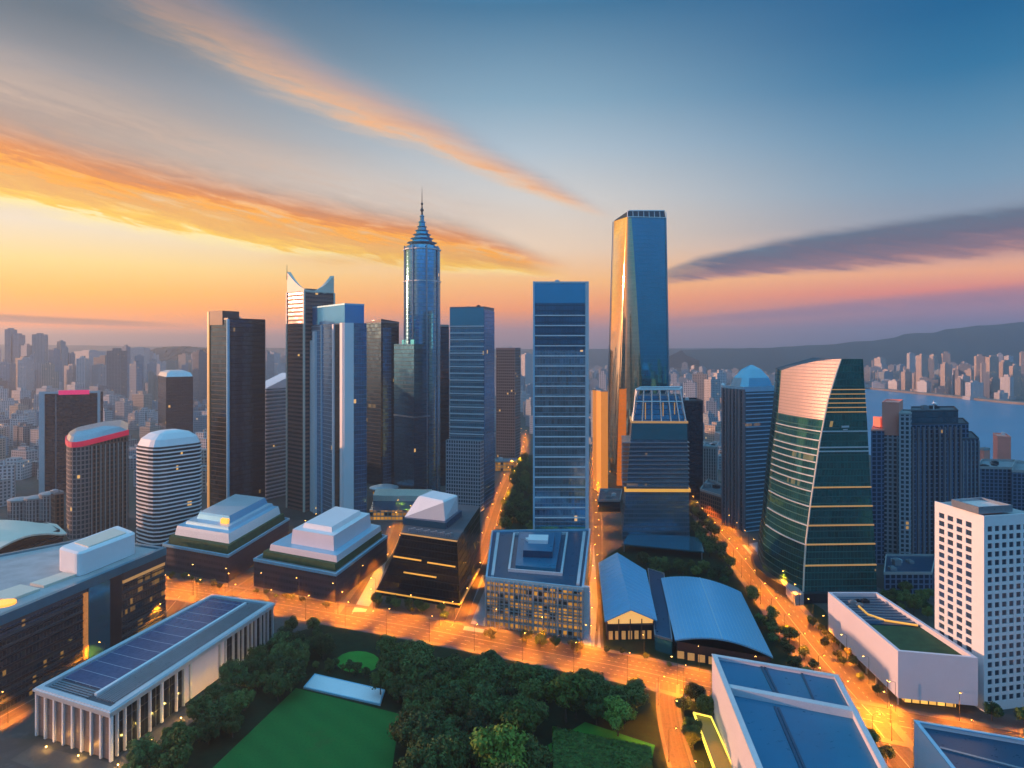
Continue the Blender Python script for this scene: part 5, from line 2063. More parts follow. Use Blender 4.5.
def solar_mat():
    m, k, b = principled('solar_panels')
    uv = k.new('ShaderNodeUVMap')
    s = k.new('ShaderNodeSeparateXYZ')
    k.put(s.inputs[0], uv.outputs[0])
    gx = k.m('LESS_THAN', k.m('FRACT', k.m('DIVIDE', s.outputs[0], 8.2)), 0.035)
    gy = k.m('LESS_THAN', k.m('FRACT', k.m('DIVIDE', s.outputs[1], 1.05)), 0.07)
    g2 = k.m('LESS_THAN', k.m('FRACT', k.m('DIVIDE', s.outputs[0], 1.64)), 0.04)
    wn = k.new('ShaderNodeTexWhiteNoise', noise_dimensions='2D')
    k.put(wn.inputs[0], k.xyz(k.m('FLOOR', k.m('DIVIDE', s.outputs[0], 1.64)), k.m('FLOOR', k.m('DIVIDE', s.outputs[1], 1.05))))
    c = k.mix(wn.outputs[0], (0.045, 0.085, 0.20, 1), (0.075, 0.12, 0.26, 1))
    c = k.mix(k.m('MULTIPLY', k.m('MAXIMUM', gy, g2), 0.35), c, (0.3, 0.34, 0.42, 1))
    c = k.mix(gx, c, (0.55, 0.62, 0.72, 1))
    k.put(b.inputs['Base Color'], c)
    b.inputs['Roughness'].default_value = 0.22
    b.inputs['Metallic'].default_value = 0.35
    return m


M['solar'] = solar_mat()


def roofq(s0, s1, w0, w1):
    return sub_quad([a, b_, c_, d_], s0, s1, w0, w1)


q = roofq(0.10, 0.965, 0.40, 0.94)
m = MB()
qa = ccw(q)
e1, e2 = Vector(q[1]) - Vector(q[0]), Vector(q[3]) - Vector(q[0])
m.prism(q, zr_ - 1.0, zr_ - 0.45, 0)
m.face([(*x, zr_ - 0.45) for x in q], 0, [(0, 0), (e1.length, 0), (e1.length, e2.length), (0, e2.length)])
m.build('solar_field', 'solar', t)
m = MB()
q = roofq(0.06, 0.965, 0.355, 0.385)
m.prism(q, zr_ - 1.0, zr_ + 0.1, 0, top=0)
m.build('roof_divider', 'white', t)
m = MB()
for i in range(9):
    q = roofq(0.05, 0.97, 0.07 + i * 0.030, 0.07 + i * 0.030 + 0.016)
    m.prism(q, zr_ - 1.0, zr_ - 0.4 + 0.03 * (i % 2), 0, top=0)
m.build('roof_louvre', 'steel', t)
m = MB()
for i in range(5):
    q = roofq(0.025 + i * 0.013, 0.025 + i * 0.013 + 0.007, 0.40, 0.93)
    m.prism(q, zr_ - 1.0, zr_ - 0.5, 0, top=0)
m.build('roof_louvre', 'steel', t)

# long office block behind it, cut by the left edge
zr_ = 40.0
n0, n1 = G(-6, 620, zr_), G(165, 549, zr_)
n0 = (n0[0] + 0, n0[1])
w0, w1 = G(-150, 585, zr_), G(92, 538, zr_)
fp = ccw([n0, n1, w1, w0])
t = thing('office_block', 'long office block with a teal roof edge and a rounded white rooftop pavilion', 'building', center(fp))
m = MB()
m.prism(fp, 0, zr_, 0)
m.build('wall', 'fac_office', t)
m = MB()
m.face([(*q, zr_ - 0.2) for q in fp])
m.build('roof', plain('pale_gravel_roof', (0.36, 0.38, 0.40), 0.8, var=0.35), t)
m = MB()
m.ring(offset(fp, 0.6), zr_ - 3.2, zr_ + 0.8, 2.4)
m.build('parapet', plain('teal_fascia', (0.05, 0.22, 0.30), 0.35, metal=0.5), t)
# facade runs n0 -> n1
slab('glass_stair', 'teal_glass', n0, n1, 0.47, 0.60, 0.9, 0, zr_ - 3.3, t)
slab('painted_recess', 'dark_metal', n0, n1, 0.60, 0.68, 0.5, 0, zr_ - 3.3, t)  # shade of the recess put in as a dark slab
slab('lit_strip', plain('orange_stair_light', (0.4, 0.2, 0.1), 0.5, emit=(1, 0.30, 0.03), estr=0.3, var=0.9, scale=0.6), n0, n1, 0.445, 0.468, 0.7, 4, zr_ - 5, t)
slab('lit_band', 'gold_soft', n0, n1, 0.69, 0.99, 0.8, zr_ - 8.4, zr_ - 7.0, t)
slab('fascia', 'brown_dark', n0, n1, 0.69, 1.0, 0.6, zr_ - 6.9, zr_ - 3.3, t)
for x0, x1, o_, th_, d_, zm in ((0.0, 0.44, 0.3, 0.7, 1.0, 99), (0.69, 1.0, 0.2, 0.5, 0.7, zr_ - 9)):
    m = MB()
    for j in range(9):
        z = 3.5 + j * 3.75
        A, rot = on(n0, n1, x0, o_)
        B, _ = on(n0, n1, x1, o_)
        c = A.lerp(B, 0.5)
        if z < zm:
            m.box((c.x, c.y, z), (B - A).length, d_, th_, 0, rot)
    m.build('sun_louvre', 'dark_metal', t)
for s0, s1, w0_, w1_ in ((0.02, 0.13, 0.25, 0.60), (0.15, 0.30, 0.25, 0.55), (0.33, 0.50, 0.28, 0.50)):
    q = sub_quad([n0, n1, w1, w0], s0, s1, w0_ * 0.5, w1_ * 0.5)
    m = MB()
    m.prism(q, zr_ - 0.2, zr_ + 1.0, 0, top=0)
    m.build('roof_panel', 'cream', t)
m = MB()
c = G(4, 604, zr_)
m.lathe(c[0], c[1], [(4.5, zr_ - 0.2), (4.5, zr_ + 0.8), (2.0, zr_ + 1.4)], 14)
m.build('roof_lamp', 'amber', t)
q = [G(79, 577, zr_), G(137, 553, zr_), G(118, 545, zr_), G(57, 570, zr_)]
q = round_poly(q, 4, 4)
m = MB()
m.prism(q, zr_, zr_ + 10.5, 0)
m.loft([[(*x, zr_ + 10.5) for x in ccw(q)], [(*x, zr_ + 11.4) for x in offset(q, -1.2)]], 0, cap=0)
m.build('roof_pavilion', 'white', t)
m = MB()
q2 = sub_quad([G(79, 577, zr_), G(137, 553, zr_), G(118, 545, zr_), G(57, 570, zr_)], 0.2, 0.85, 0.15, 0.8)
m.prism(q2, zr_ + 11.4, zr_ + 11.9, 0, top=0)
m.build('pavilion_roof', 'cream', t)
# low courtyard levels in front of it (lit terraces)
t = thing('terrace_steps', 'dark stepped terraces with thin golden light lines at the foot of the long office block', 'terrace', G(5, 705))
A0, A1 = G(-40, 735), G(120, 640)
d = (Vector(A1) - Vector(A0)).normalized()
nn = Vector((-d.y, d.x))
for i in range(3):
    m = MB()
    P_, Q_ = Vector(A0) + nn * (4 + i * 5), Vector(A1) + nn * (4 + i * 5)
    m.prism([P_, Q_, Q_ + nn * 4.6, P_ + nn * 4.6], 0, 2.5 + i * 2.5, 0, top=0)
    m.build('step', 'brown_dark', t)
    m = MB()
    m.prism([P_ - nn * 0.25, Q_ - nn * 0.25, Q_, P_], 2.0 + i * 2.5, 2.5 + i * 2.5, 0, top=0, bottom=True)
    m.build('light_line', 'gold_soft', t)

# curved cream roofed dark office, left edge
D = 455
t = thing('office_block', 'dark ribbon glazed office under a curved cream roof at the left edge', 'building', at(-8, D))
a, b_ = at(-6, 400), at(63, 452)
c_, d_ = (b_[0] - 30, b_[1] + 26), (a[0] - 60, a[1] + 40)
za, zb_ = 38.0, 31.0
fp = ccw([a, b_, c_, d_])
m = MB()
m.prism(fp, 0, 30, 0)
m.build('wall', 'fac_black', t)
bands(fp, 4, 30, 4, 1.2, 0.5, 'floor_bands', 'dark_metal', t)
m = MB()
n = 10
rows_ = []
for i in range(n + 1):
    s = -0.03 + 1.08 * i / n
    zc = 30 + 7.5 * math.sin(math.pi * min(1, max(0, 0.25 + 0.75 * s)))
    pa, pb = lerp2(a, b_, s), lerp2(d_, c_, s)
    rows_.append(((*lerp2(pa, pb, -0.05), zc), (*lerp2(pa, pb, 0.5), zc + 2.5), (*lerp2(pa, pb, 1.05), zc)))
for r0_, r1_ in zip(rows_[:-1], rows_[1:]):
    for j in range(2):
        m.face([r0_[j], r1_[j], r1_[j + 1], r0_[j + 1]])
        m.face([(x, y, z - 1.0) for x, y, z in (r0_[j + 1], r1_[j + 1], r1_[j], r0_[j])])
    m.face([(r0_[0][0], r0_[0][1], r0_[0][2] - 1.0), (r1_[0][0], r1_[0][1], r1_[0][2] - 1.0), r1_[0], r0_[0]])
m.face([(x, y, z - 1) for x, y, z in rows_[-1]] + list(rows_[-1][::-1]))
m.build('roof', 'cream', t, smooth=40)
m = MB()
m.prism(sub_quad([a, b_, c_, d_], 0, 0.97, 0.06, 0.94), 30, 33, 0)
m.build('clerestory', 'dark_glass', t)

# low lit pavilions between the towers
p = [G(369, 521), G(432, 521), G(432, 504), G(376, 503)]
t = thing('office_pavilion', 'low navy pavilion with a warm lit roof edge at the foot of the spire skyscraper', 'building', center(p))
m = MB()
m.prism(p, 0, 9, 0, top=1)
m.build('wall', ['fac_amber', 'roof_navy'], t)
m = MB()
m.prism(sub_quad(ccw(p), 0.0, 1.0, 0.55, 1.0), 9, 14, 0, top=0)
m.build('upper_storey', 'cream', t)
c = at(384, 700)
t = thing('canopy', 'pale curved canopy beside the spire skyscraper', 'canopy', c)
m = MB()
m.lathe(c[0], c[1], [(13, 9), (14.5, 10), (14.5, 11), (9, 12.5), (0.5, 13)], 22)
m.build('roof', 'pale', t)
m = MB()
m.lathe(c[0], c[1], [(11, 0), (11, 9)], 18)
m.build('wall', 'fac_amber', t)
D = 640
p = [at(700, D), at(722, D - 30), at(728, D + 10), at(708, D + 50)]
tower('low_building', 'low dark block with a lit front beside the far bend of the avenue', 'building', p, 20, 'fac_brown', 'dark_roof', bits=2, seed=5)
p = [at(703, 760), at(717, 755), at(718, 790), at(705, 790)]
tower('low_building', 'small pale ribbed block behind the far bend of the avenue', 'building', p, 42, 'fac_ivory_ribbon', bits=2, seed=6)
p = [at(598, 640), at(620, 640), at(622, 690), at(600, 690)]
tower('low_building', 'low dark slatted block at the foot of the tallest skyscraper', 'building', p, 10, 'fac_black', 'dark_roof', bits=3, seed=8)
p = [at(704, 560), at(722, 565), at(724, 590), at(704, 590)]

# ================================================================== the city beyond
rnd = random.Random(21)
CITY = []
for i, (gl, fr_) in enumerate([((0.16, 0.17, 0.20), (0.56, 0.53, 0.56)), ((0.18, 0.20, 0.24), (0.76, 0.72, 0.75)), ((0.10, 0.11, 0.13), (0.32, 0.31, 0.34)),
                               ((0.14, 0.18, 0.24), (0.40, 0.46, 0.54)), ((0.13, 0.12, 0.12), (0.58, 0.48, 0.43))]):
    CITY.append(facade('city_wall', gl, fr_, 3.3, 3.6, 0.38, 0.42, 0.4, 0.3, 0.035, 0, (1, 0.62, 0.28), 1.6, wob=0.0))
M['city_roof'] = plain('city_roof', (0.24, 0.23, 0.24), 0.8, var=0.5, scale=0.03)
BIG = []          # footprints already taken: (x, y, radius)
for o in sc.objects:
    if o.type == 'EMPTY' and o.get('category'):
        BIG.append((o.location.x, o.location.y, 42.0))
for nme, (c, nr, wd) in ROADS.items():
    for q in c[::2]:
        BIG.append((q[0], q[1], wd * 0.5 + 16))


def city_block(mb, x, y, wx, wy, h, rot, mi_top, r):
    ca, sa = math.cos(rot), math.sin(rot)

    def pt(a, b):
        return (x + a * ca - b * sa, y + a * sa + b * ca)
    kind = r.random()
    base = [pt(-wx / 2, -wy / 2), pt(wx / 2, -wy / 2), pt(wx / 2, wy / 2), pt(-wx / 2, wy / 2)]
    if kind < 0.35 and h > 35:
        mb.prism(offset(base, 5), 0, 10, 0, top=mi_top)
    if kind < 0.7:
        mb.prism(base, 0, h, 0, top=mi_top)
        mb.prism(scale_poly(base, 0.45), h, h + r.uniform(3, 7), 0, top=mi_top)
    elif kind < 0.88:
        h1 = h * r.uniform(0.75, 0.92)
        mb.prism(base, 0, h1, 0, top=mi_top)
        b2 = sub_quad(base, 0.0, r.uniform(0.5, 0.8), 0.1, 0.9)
        mb.prism(b2, h1, h, 0, top=mi_top)
        mb.prism(scale_poly(b2, 0.4), h, h + 4, 0, top=mi_top)
    else:
        for s in (-0.27, 0.27):
            b2 = [pt(wx * s - wx * 0.2, -wy / 2), pt(wx * s + wx * 0.2, -wy / 2), pt(wx * s + wx * 0.2, wy / 2), pt(wx * s - wx * 0.2, wy / 2)]
            hh = h * (1 if s < 0 else r.uniform(0.85, 1.0))
            mb.prism(b2, 0, hh, 0, top=mi_top)
            mb.prism(scale_poly(b2, 0.5), hh, hh + 4, 0, top=mi_top)
        b2 = [pt(-wx * 0.1, -wy * 0.3), pt(wx * 0.1, -wy * 0.3), pt(wx * 0.1, wy * 0.3), pt(-wx * 0.1, wy * 0.3)]
        mb.prism(b2, 0, h * 0.9, 0, top=mi_top)


def in_water(u, v):
    if u < 800:
        return False
    top = 391 - 2 + (u - 866) * 0.105 if u > 866 else 389
    return top < v < 474


def free(x, y, rad):
    for bx, by, br in BIG:
        if (x - bx) ** 2 + (y - by) ** 2 < (br + rad) ** 2:
            return False
    return True


spots = []
tries = 0
while len(spots) < 1500 and tries < 90000:
    tries += 1
    y = rnd.uniform(640, 4600) if rnd.random() < 0.75 else rnd.uniform(640, 1900)
    x = rnd.uniform(-0.80, 0.80) * y
    u, v = 512 + x / y * F, V0 + F * H / y
    if in_water(u, v) or (u > 700 and v > 474) or (u > 860 and v > 400):
        continue
    if u > 715 and y < 1000 and u < 900 and y < 700:
        continue
    if not (u < 60 or y > 700):
        continue
    far = y > 1700
    hmax = 44 if y < 1100 else (66 if y < 1700 else 92)
    h = rnd.uniform(12, hmax) * (0.6 + 0.4 * rnd.random())
    if u < 420 and 1700 < y < 3600 and rnd.random() < 0.30:
        h = rnd.uniform(80, 140)
    if 540 < u < 870 and y > 1500:
        h *= 0.62
    wx, wy = rnd.uniform(16, 34), rnd.uniform(14, 26)
    if far:
        wx *= 1.25
        wy *= 1.25
    if not free(x, y, max(wx, wy) * 0.62):
        continue
    BIG.append((x, y, max(wx, wy) * 0.5))
    spots.append((x, y, wx, wy, h, u))
# unseen town blocks added behind the camera to darken reflections in the glass fronts
BACK = []
for i in range(300):
    x, y = rnd.uniform(-1500, 1500), rnd.uniform(-1000, -220)
    h = rnd.uniform(15, 70) if rnd.random() < 0.85 else rnd.uniform(80, 150)
    BACK.append((x, y, rnd.uniform(22, 44), rnd.uniform(20, 40), h))
# and the blocks that stand on both sides just out of the frame
for i in range(150):
    y = rnd.uniform(260, 1300)
    x = rnd.choice((-1, 1)) * y * rnd.uniform(0.80, 1.35)
    if y < 420 and x < 0:
        continue
    BACK.append((x, y, rnd.uniform(20, 36), rnd.uniform(18, 30), rnd.uniform(12, 48)))
# named silhouettes on the left skyline: column, row of the top, width in columns, depth
SKY = [(-8, 332, 14, 1900), (15, 328, 14, 2000), (-28, 338, 16, 2100), (40, 333, 11, 1950), (27, 344, 8, 1950), (62, 340, 8, 2000), (69, 346, 11, 2050), (55, 348, 10, 1900), (90, 350, 22, 2300),
       (117, 349, 14, 1700), (126, 345, 6, 1900), (140, 347, 14, 2600), (150, 350, 10, 2700), (105, 356, 16, 2200), (136, 362, 9, 1500), (450, 352, 10, 1700), (470, 356, 10, 1600), (527, 353, 9, 2100),
       (603, 372, 7, 1300), (597, 388, 10, 1100), (700, 372, 14, 1500), (712, 377, 12, 1300), (720, 371, 10, 1450), (690, 380, 12, 1250), (676, 372, 9, 1700), (742, 372, 9, 1500), (276, 352, 14, 2200)]
for u, v, wd, D in SKY:
    x, y = at(u, D)
    spots.append((x, y, wd / F * D, wd / F * D * 0.8, zv(v, D) - 4, u))
# the far shore: pale towers catching the last light
for i in range(270):
    u = rnd.uniform(866, 1090) if rnd.random() < 0.8 else rnd.uniform(780, 900)
    D0 = 105000 / ((389 + max(0, (u - 866)) * 0.105) - V0)
    D = D0 + 90 + abs(rnd.gauss(0, 1)) * 950
    h = rnd.uniform(20, 70)
    if rnd.random() < 0.3 and u > 900:
        h = rnd.uniform(90, 135)
    x, y = at(u, D)
    wx = rnd.uniform(18, 30)
    if not free(x, y, wx * 0.62):
        continue
    BIG.append((x, y, wx * 0.5))
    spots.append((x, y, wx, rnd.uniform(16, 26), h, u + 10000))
for u, v, wd, D in ((945, 369, 5, 2350), (962, 366, 8, 2450), (985, 363, 7, 2100), (992, 357, 9, 2150), (1005, 362, 12, 2200), (1015, 366, 8, 2060), (970, 370, 9, 2300), (925, 371, 6, 2400), (928, 378, 16, 2330), (880, 358, 9, 3300), (936, 380, 5, 2320)):
    x, y = at(u, D)
    spots.append((x, y, wd / F * D, wd / F * D * 0.7, zv(v, D), u + 10000))
spots.sort(key=lambda s: -(s[2] * s[4]) / s[1] ** 2)
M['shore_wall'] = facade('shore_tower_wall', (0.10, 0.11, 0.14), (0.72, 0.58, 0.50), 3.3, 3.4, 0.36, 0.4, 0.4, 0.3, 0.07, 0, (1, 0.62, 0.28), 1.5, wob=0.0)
rest = MB()
mats_all = CITY + [M['shore_wall'], M['city_roof']]


def region(u, y):
    if u > 9000:
        return ('pale tower on the far shore across the blue channel', 'towers on the far shore')
    if u < 205:
        if y > 1600:
            return ('hazy grey tower on the skyline left of the black glass tower', 'hazy skyline towers on the left')
        return ('grey block in the dense quarter left of the black glass tower', 'blocks of the dense left quarter')
    if u < 440:
        return ('grey block glimpsed between the tall towers left of the spire', 'blocks glimpsed left of the spire')
    if u < 615:
        return ('hazy block glimpsed between the spire and the mirror skyscraper', 'blocks glimpsed right of the spire')
    if u < 790:
        return ('bluish block in the quarter right of the mirror skyscraper', 'blocks right of the mirror skyscraper')
    return ('low hazy block beyond the curved teal tower', 'blocks beyond the teal tower')


for i, (x, y, wx, wy, h, u) in enumerate(spots):
    r = random.Random(i)
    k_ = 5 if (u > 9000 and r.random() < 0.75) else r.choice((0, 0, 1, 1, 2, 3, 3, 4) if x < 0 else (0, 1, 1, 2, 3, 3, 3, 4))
    rot = r.choice((R(-22), R(-22), R(-22), R(10), R(30), R(0))) + r.uniform(-0.05, 0.05)
    if i < 290:
        m = MB()
        city_block(m, x, y, wx, wy, h, rot, 1, r)
        ob = m.build('city_block', [mats_all[k_], 'city_roof'])
        ob.location = (0, 0, 0)
        lb_, gr = region(u, y)
        tag(ob, lb_, 'building', gr)
    else:
        n0_ = len(rest.mi)
        city_block(rest, x, y, wx, wy, h, rot, 1, r)
        rest.mi[n0_:] = [6 if q == 1 else k_ for q in rest.mi[n0_:]]
for x, y, wx, wy, h in BACK:
    r = random.Random(int(x * 7))
    k_ = r.choice((0, 2, 2, 3, 4))
    n0_ = len(rest.mi)
    city_block(rest, x, y, wx, wy, h, r.uniform(-0.5, 0.5), 1, r)
    rest.mi[n0_:] = [6 if q == 1 else k_ for q in rest.mi[n0_:]]
o = rest.build('distant_city', mats_all)
o['kind'] = 'stuff'
o['label'] = 'mass of small hazy buildings filling the plain to the horizon'

# the barrel topped dark tower on the left skyline
D = 1050
p = quad(166, D, 158, 193, 35)
t = tower('office_tower', 'dark tower with a barrel shaped pale top in the hazy left quarter', 'tower', p, zv(377, D), 'fac_ink', par=0, bits=0)
m = MB()
zt = zv(377, D)
m.loft([[(*q, zt) for q in p], [(*q, zt + 6) for q in scale_poly(p, 0.86)], [(*q, zt + 9) for q in scale_poly(p, 0.5)]], 0, cap=0)
m.build('barrel_roof', 'pale', t)


# ================================================================== trees
def leaf_mat(name, c0, c1):
    m, k, b = principled(name)
    t = k.new('ShaderNodeTexCoord')
    oi = k.new('ShaderNodeObjectInfo')
    n1 = k.noise(t.outputs['Object'], 0.35, 4, 0.6)
    n2 = k.noise(t.outputs['Object'], 2.5, 3, 0.6)
    f = k.m('ADD', k.m('MULTIPLY', n1, 0.8), k.m('MULTIPLY', k.m('SUBTRACT', n2, 0.5), 0.7), clamp=True)
    c = k.mix(k.smooth(f, 0.25, 0.65), (*c0, 1), (*c1, 1))
    br = k.m('ADD', 0.5, k.m('MULTIPLY', oi.outputs['Random'], 1.0))
    c = k.mix(k.m('MULTIPLY', k.m('FRACT', k.m('MULTIPLY', oi.outputs['Random'], 7.31)), 0.45), c, tuple(v * f_ for v, f_ in zip(c1, (1.5, 0.95, 0.6))) + (1,))
    c = k.mix(1.0, c, k.xyz(br, br, k.m('MULTIPLY', br, 0.9)), 'MULTIPLY')
    k.put(b.inputs['Base Color'], c)
    b.inputs['Roughness'].default_value = 0.7
    b.inputs['Specular IOR Level'].default_value = 0.2
    return m


M['leaf'] = leaf_mat('dark_leaves', (0.014, 0.042, 0.018), (0.085, 0.16, 0.048))
M['leaf_bright'] = leaf_mat('bright_leaves', (0.035, 0.10, 0.02), (0.12, 0.25, 0.05))
M['leaf_olive'] = leaf_mat('olive_leaves', (0.045, 0.07, 0.03), (0.12, 0.15, 0.07))
M['bark'] = plain('bark', (0.07, 0.05, 0.04), 0.9, var=0.5, scale=1.5)


def crown_mesh(seed, rx, rz, zc, nl, leaves, size, mat):
    """leaf sprays spread through lobes of uneven size"""
    r = random.Random(seed)
    m = MB()
    lobes = []
    for i in range(nl):
        a = r.uniform(0, 2 * math.pi)
        rr = rx * math.sqrt(r.uniform(0.0, 0.75))
        z = zc + rz * r.uniform(-0.55, 0.75) * (1 - 0.5 * (rr / rx) ** 2)
        lobes.append((rr * math.cos(a), rr * math.sin(a), z, rx * r.uniform(0.26, 0.46)))
    lobes.append((0, 0, zc + rz * 0.7, rx * 0.34))
    for i in range(leaves):
        lx, ly, lz, lr = r.choice(lobes)
        d = Vector((r.gauss(0, 1), r.gauss(0, 1), r.gauss(0.25, 0.9))).normalized()
        q = Vector((lx, ly, lz)) + d * lr * (r.random() ** 0.35)
        s = size * r.uniform(0.6, 1.35)
        nrm = (d + Vector((r.gauss(0, 0.45), r.gauss(0, 0.45), r.gauss(0.3, 0.45)))).normalized()
        x = nrm.orthogonal().normalized()
        y = nrm.cross(x)
        an = r.uniform(0, 6.28)
        x, y = x * math.cos(an) + y * math.sin(an), y * math.cos(an) - x * math.sin(an)
        pts = [q - x * s, q - y * s * 0.55 + nrm * s * 0.12, q + x * s, q + y * s * 0.55 + nrm * s * 0.12]
        m.face([tuple(p_) for p_ in pts])
    return m


def make_tree(name, label, cat, seed, rx, h, mat, group, leaves=1300, nl=15, trunk_h=0.35):
    root = thing(name, label, cat, (0, 0, 0), group)
    m = MB()
    r = random.Random(seed + 50)
    th = h * trunk_h
    m.tube((0, 0, 0), (0.1, 0, th), 0.045 * h * 0.6, 0.03 * h * 0.6, 7)
    for i in range(5):
        a = i * 1.257 + r.uniform(-0.3, 0.3)
        e = Vector((math.cos(a) * rx * 0.55, math.sin(a) * rx * 0.55, h * r.uniform(0.55, 0.75)))
        m.tube((0.1, 0, th * r.uniform(0.8, 1.0)), tuple(e), 0.016 * h, 0.006 * h, 5)
    m.tube((0.1, 0, th), (0, 0, h * 0.8), 0.02 * h, 0.006 * h, 5)
    m.build('trunk', 'bark', root)
    crown_mesh(seed, rx, h * 0.40, h * 0.60, nl, leaves, 0.06 * rx + 0.20, mat).build('crown', mat, root)
    return root


PROTO = [make_tree('park_tree', 'x', 'tree', 100 + i, rx, h, mt, 'g', lv, nl) for i, (rx, h, mt, lv, nl) in enumerate([
    (5.6, 12.5, 'leaf', 3200, 26), (6.4, 13.0, 'leaf', 3600, 32), (4.6, 11.0, 'leaf', 2600, 20), (5.2, 13.5, 'leaf', 3000, 26), (6.0, 11.5, 'leaf_olive', 2600, 18), (5.8, 13.5, 'leaf_bright', 2800, 20)])]
used = set()


def plant(i, x, y, s, rz, label, group, name=None, cat='tree'):
    src = PROTO[i]
    if i in used:
        o = src.copy()
        COL.objects.link(o)
        for ch in src.children:
            c = ch.copy()
            COL.objects.link(c)
            c.parent = o
    else:
        o = src
        used.add(i)
    if name:
        o.name = name
    o.location = (x, y, 0)
    o.rotation_euler = (0, 0, rz)
    o.scale = (s, s, s * random.uniform(0.9, 1.12))
    o['label'] = label
    o['category'] = cat
    if group:
        o['group'] = group
    elif 'group' in o:
        del o['group']
    return o


def inside(p, poly):
    c = False
    n = len(poly)
    for i in range(n):
        a, b = poly[i], poly[(i + 1) % n]
        if (a[1] > p[1]) != (b[1] > p[1]) and p[0] < (b[0] - a[0]) * (p[1] - a[1]) / (b[1] - a[1]) + a[0]:
            c = not c
    return c


rnd = random.Random(77)
placed = []


def fill(poly, sp, label, group, kinds=(0, 1, 2, 3), smin=0.8, smax=1.15, avoid=(), name=None, limit=999):
    xs, ys = [q[0] for q in poly], [q[1] for q in poly]
    n = 0
    pts = []
    x = min(xs)
    while x < max(xs):
        y = min(ys)
        while y < max(ys):
            pts.append((x + rnd.uniform(-0.4, 0.4) * sp, y + rnd.uniform(-0.4, 0.4) * sp))
            y += sp
        x += sp
    for q in pts:
        if n >= limit or not inside(q, poly) or any(inside(q, a) for a in avoid):
            continue
        if any((q[0] - a) ** 2 + (q[1] - b) ** 2 < (sp * 0.6) ** 2 for a, b in placed):
            continue
        placed.append(q)
        plant(rnd.choice(kinds), q[0], q[1], rnd.uniform(smin, smax), rnd.uniform(0, 6.28), label, group, name)
        n += 1
    return n


lawn_p = [G(288, 690), G(412, 716), G(404, 770), G(392, 832), G(110, 832), G(200, 772)]
small_p = [G(358 + 30 * math.cos(t_ * 0.5236), 668 + 22 * math.sin(t_ * 0.5236)) for t_ in range(12)]
terr_p = [G(546, 752), G(585, 728), G(668, 752), G(664, 832), G(545, 832)]
west_p = [G(276, 658), G(318, 640), G(345, 650), G(296, 692), G(200, 772), G(110, 832), G(75, 832), G(140, 768), G(246, 678)]
for u, v, s, l_ in ((566, 722, 1.45, 'bright green spreading tree at the north edge of the park wood'), (520, 748, 1.35, 'lighter green tall tree standing before the bright spreading tree'),
                    (500, 790, 1.5, 'big bright green round tree at the bottom of the park wood'), (618, 736, 1.1, 'loose light green tree just above the clipped terrace'), (412, 706, 0.75, 'small olive tree at the right corner of the white pavilion')):
    x, y = G(u, v)
    placed += [(x, y), (x - 4, y - 5), (x + 4, y - 5)]
    plant(5 if 'olive' not in l_ else 4, x, y, s, u, l_, None)
fill(west_p, 9.0, 'dense dark tree in the belt between the solar hall and the lawn', 'trees between the solar hall and the lawn', kinds=(0, 1, 2, 3, 1), smin=0.75, smax=1.1)
east_p = [G(330, 650), G(430, 668), G(560, 694), G(650, 714), G(662, 740), G(672, 832), G(392, 832), G(404, 770), G(412, 716), G(345, 690)]
fill([G(292, 646), G(330, 646), G(410, 658), G(402, 668), G(345, 656), G(316, 664), G(300, 668)], 6.2, 'small dark tree between the boulevard and the bright little lawn', 'trees north of the little lawn', avoid=(small_p,), kinds=(0, 1, 2), smin=0.45, smax=0.7)
fill([G(312, 671), G(390, 687), G(392, 680), G(318, 664)], 4.6, 'small dark tree in the row behind the pale stone terrace', 'trees behind the stone terrace', kinds=(0, 2), smin=0.3, smax=0.42)
fill(east_p, 8.7, 'dense dark tree in the wood east of the lawn', 'trees of the park wood east of the lawn', avoid=(small_p, terr_p, lawn_p), kinds=(0, 1, 2, 3, 3, 0), smin=0.78, smax=1.28)
fill([G(682, 706), G(714, 700), G(716, 730), G(690, 712), G(700, 790), G(688, 790)], 8.1, 'dark tree between the park road and the white walled building', 'trees beside the park road', kinds=(0, 2), smin=0.6, smax=0.85)
fill([G(745, 590), G(790, 640), G(832, 690), G(800, 690), G(776, 655), G(742, 600)], 8.1, 'dark tree between the curved roof hall and the avenue', 'trees along the hall side of the avenue', kinds=(0, 2, 3), smin=0.45, smax=0.7)
fill([G(648, 570), G(662, 573), G(660, 600), G(650, 600)], 7.5, 'small dark tree between the gabled and the curved roof hall', 'trees between the halls', kinds=(2,), smin=0.5, smax=0.6)
fill([G(640, 563), G(715, 570), G(745, 590), G(741, 590), G(660, 576), G(645, 573)], 7.5, 'dark tree behind the two halls', 'trees behind the halls', kinds=(0, 2), smin=0.55, smax=0.8)
fill([G(690, 495), G(698, 512), G(740, 575), G(715, 566), G(694, 540)], 10.0, 'dark tree beside the golden belted tower', 'trees beside the golden belted tower', kinds=(0, 2, 3), smin=0.6, smax=0.9)
fill([G(508, 500), G(522, 458), G(532, 458), G(533, 535), G(502, 532)], 11.9, 'dark green tree in the strip left of the framed glass tower', 'trees in the strip by the framed glass tower', kinds=(0, 1, 2), smin=0.7, smax=1.0)
fill([G(374, 602), G(462, 617), G(461, 624), G(374, 609)], 6.5, 'low dark tree in the row before the black office block', 'trees before the black office block', kinds=(2, 0), smin=0.42, smax=0.58)
fill([G(487, 634), G(580, 648), G(580, 655), G(487, 641)], 6.5, 'low dark tree in the row before the amber lattice block', 'trees before the amber lattice block', kinds=(2, 0, 4), smin=0.42, smax=0.6)
fill([G(604, 650), G(700, 668), G(700, 675), G(604, 657)], 7.0, 'small tree in the row between the halls and the boulevard', 'trees between the halls and the boulevard', kinds=(2, 4), smin=0.3, smax=0.45)
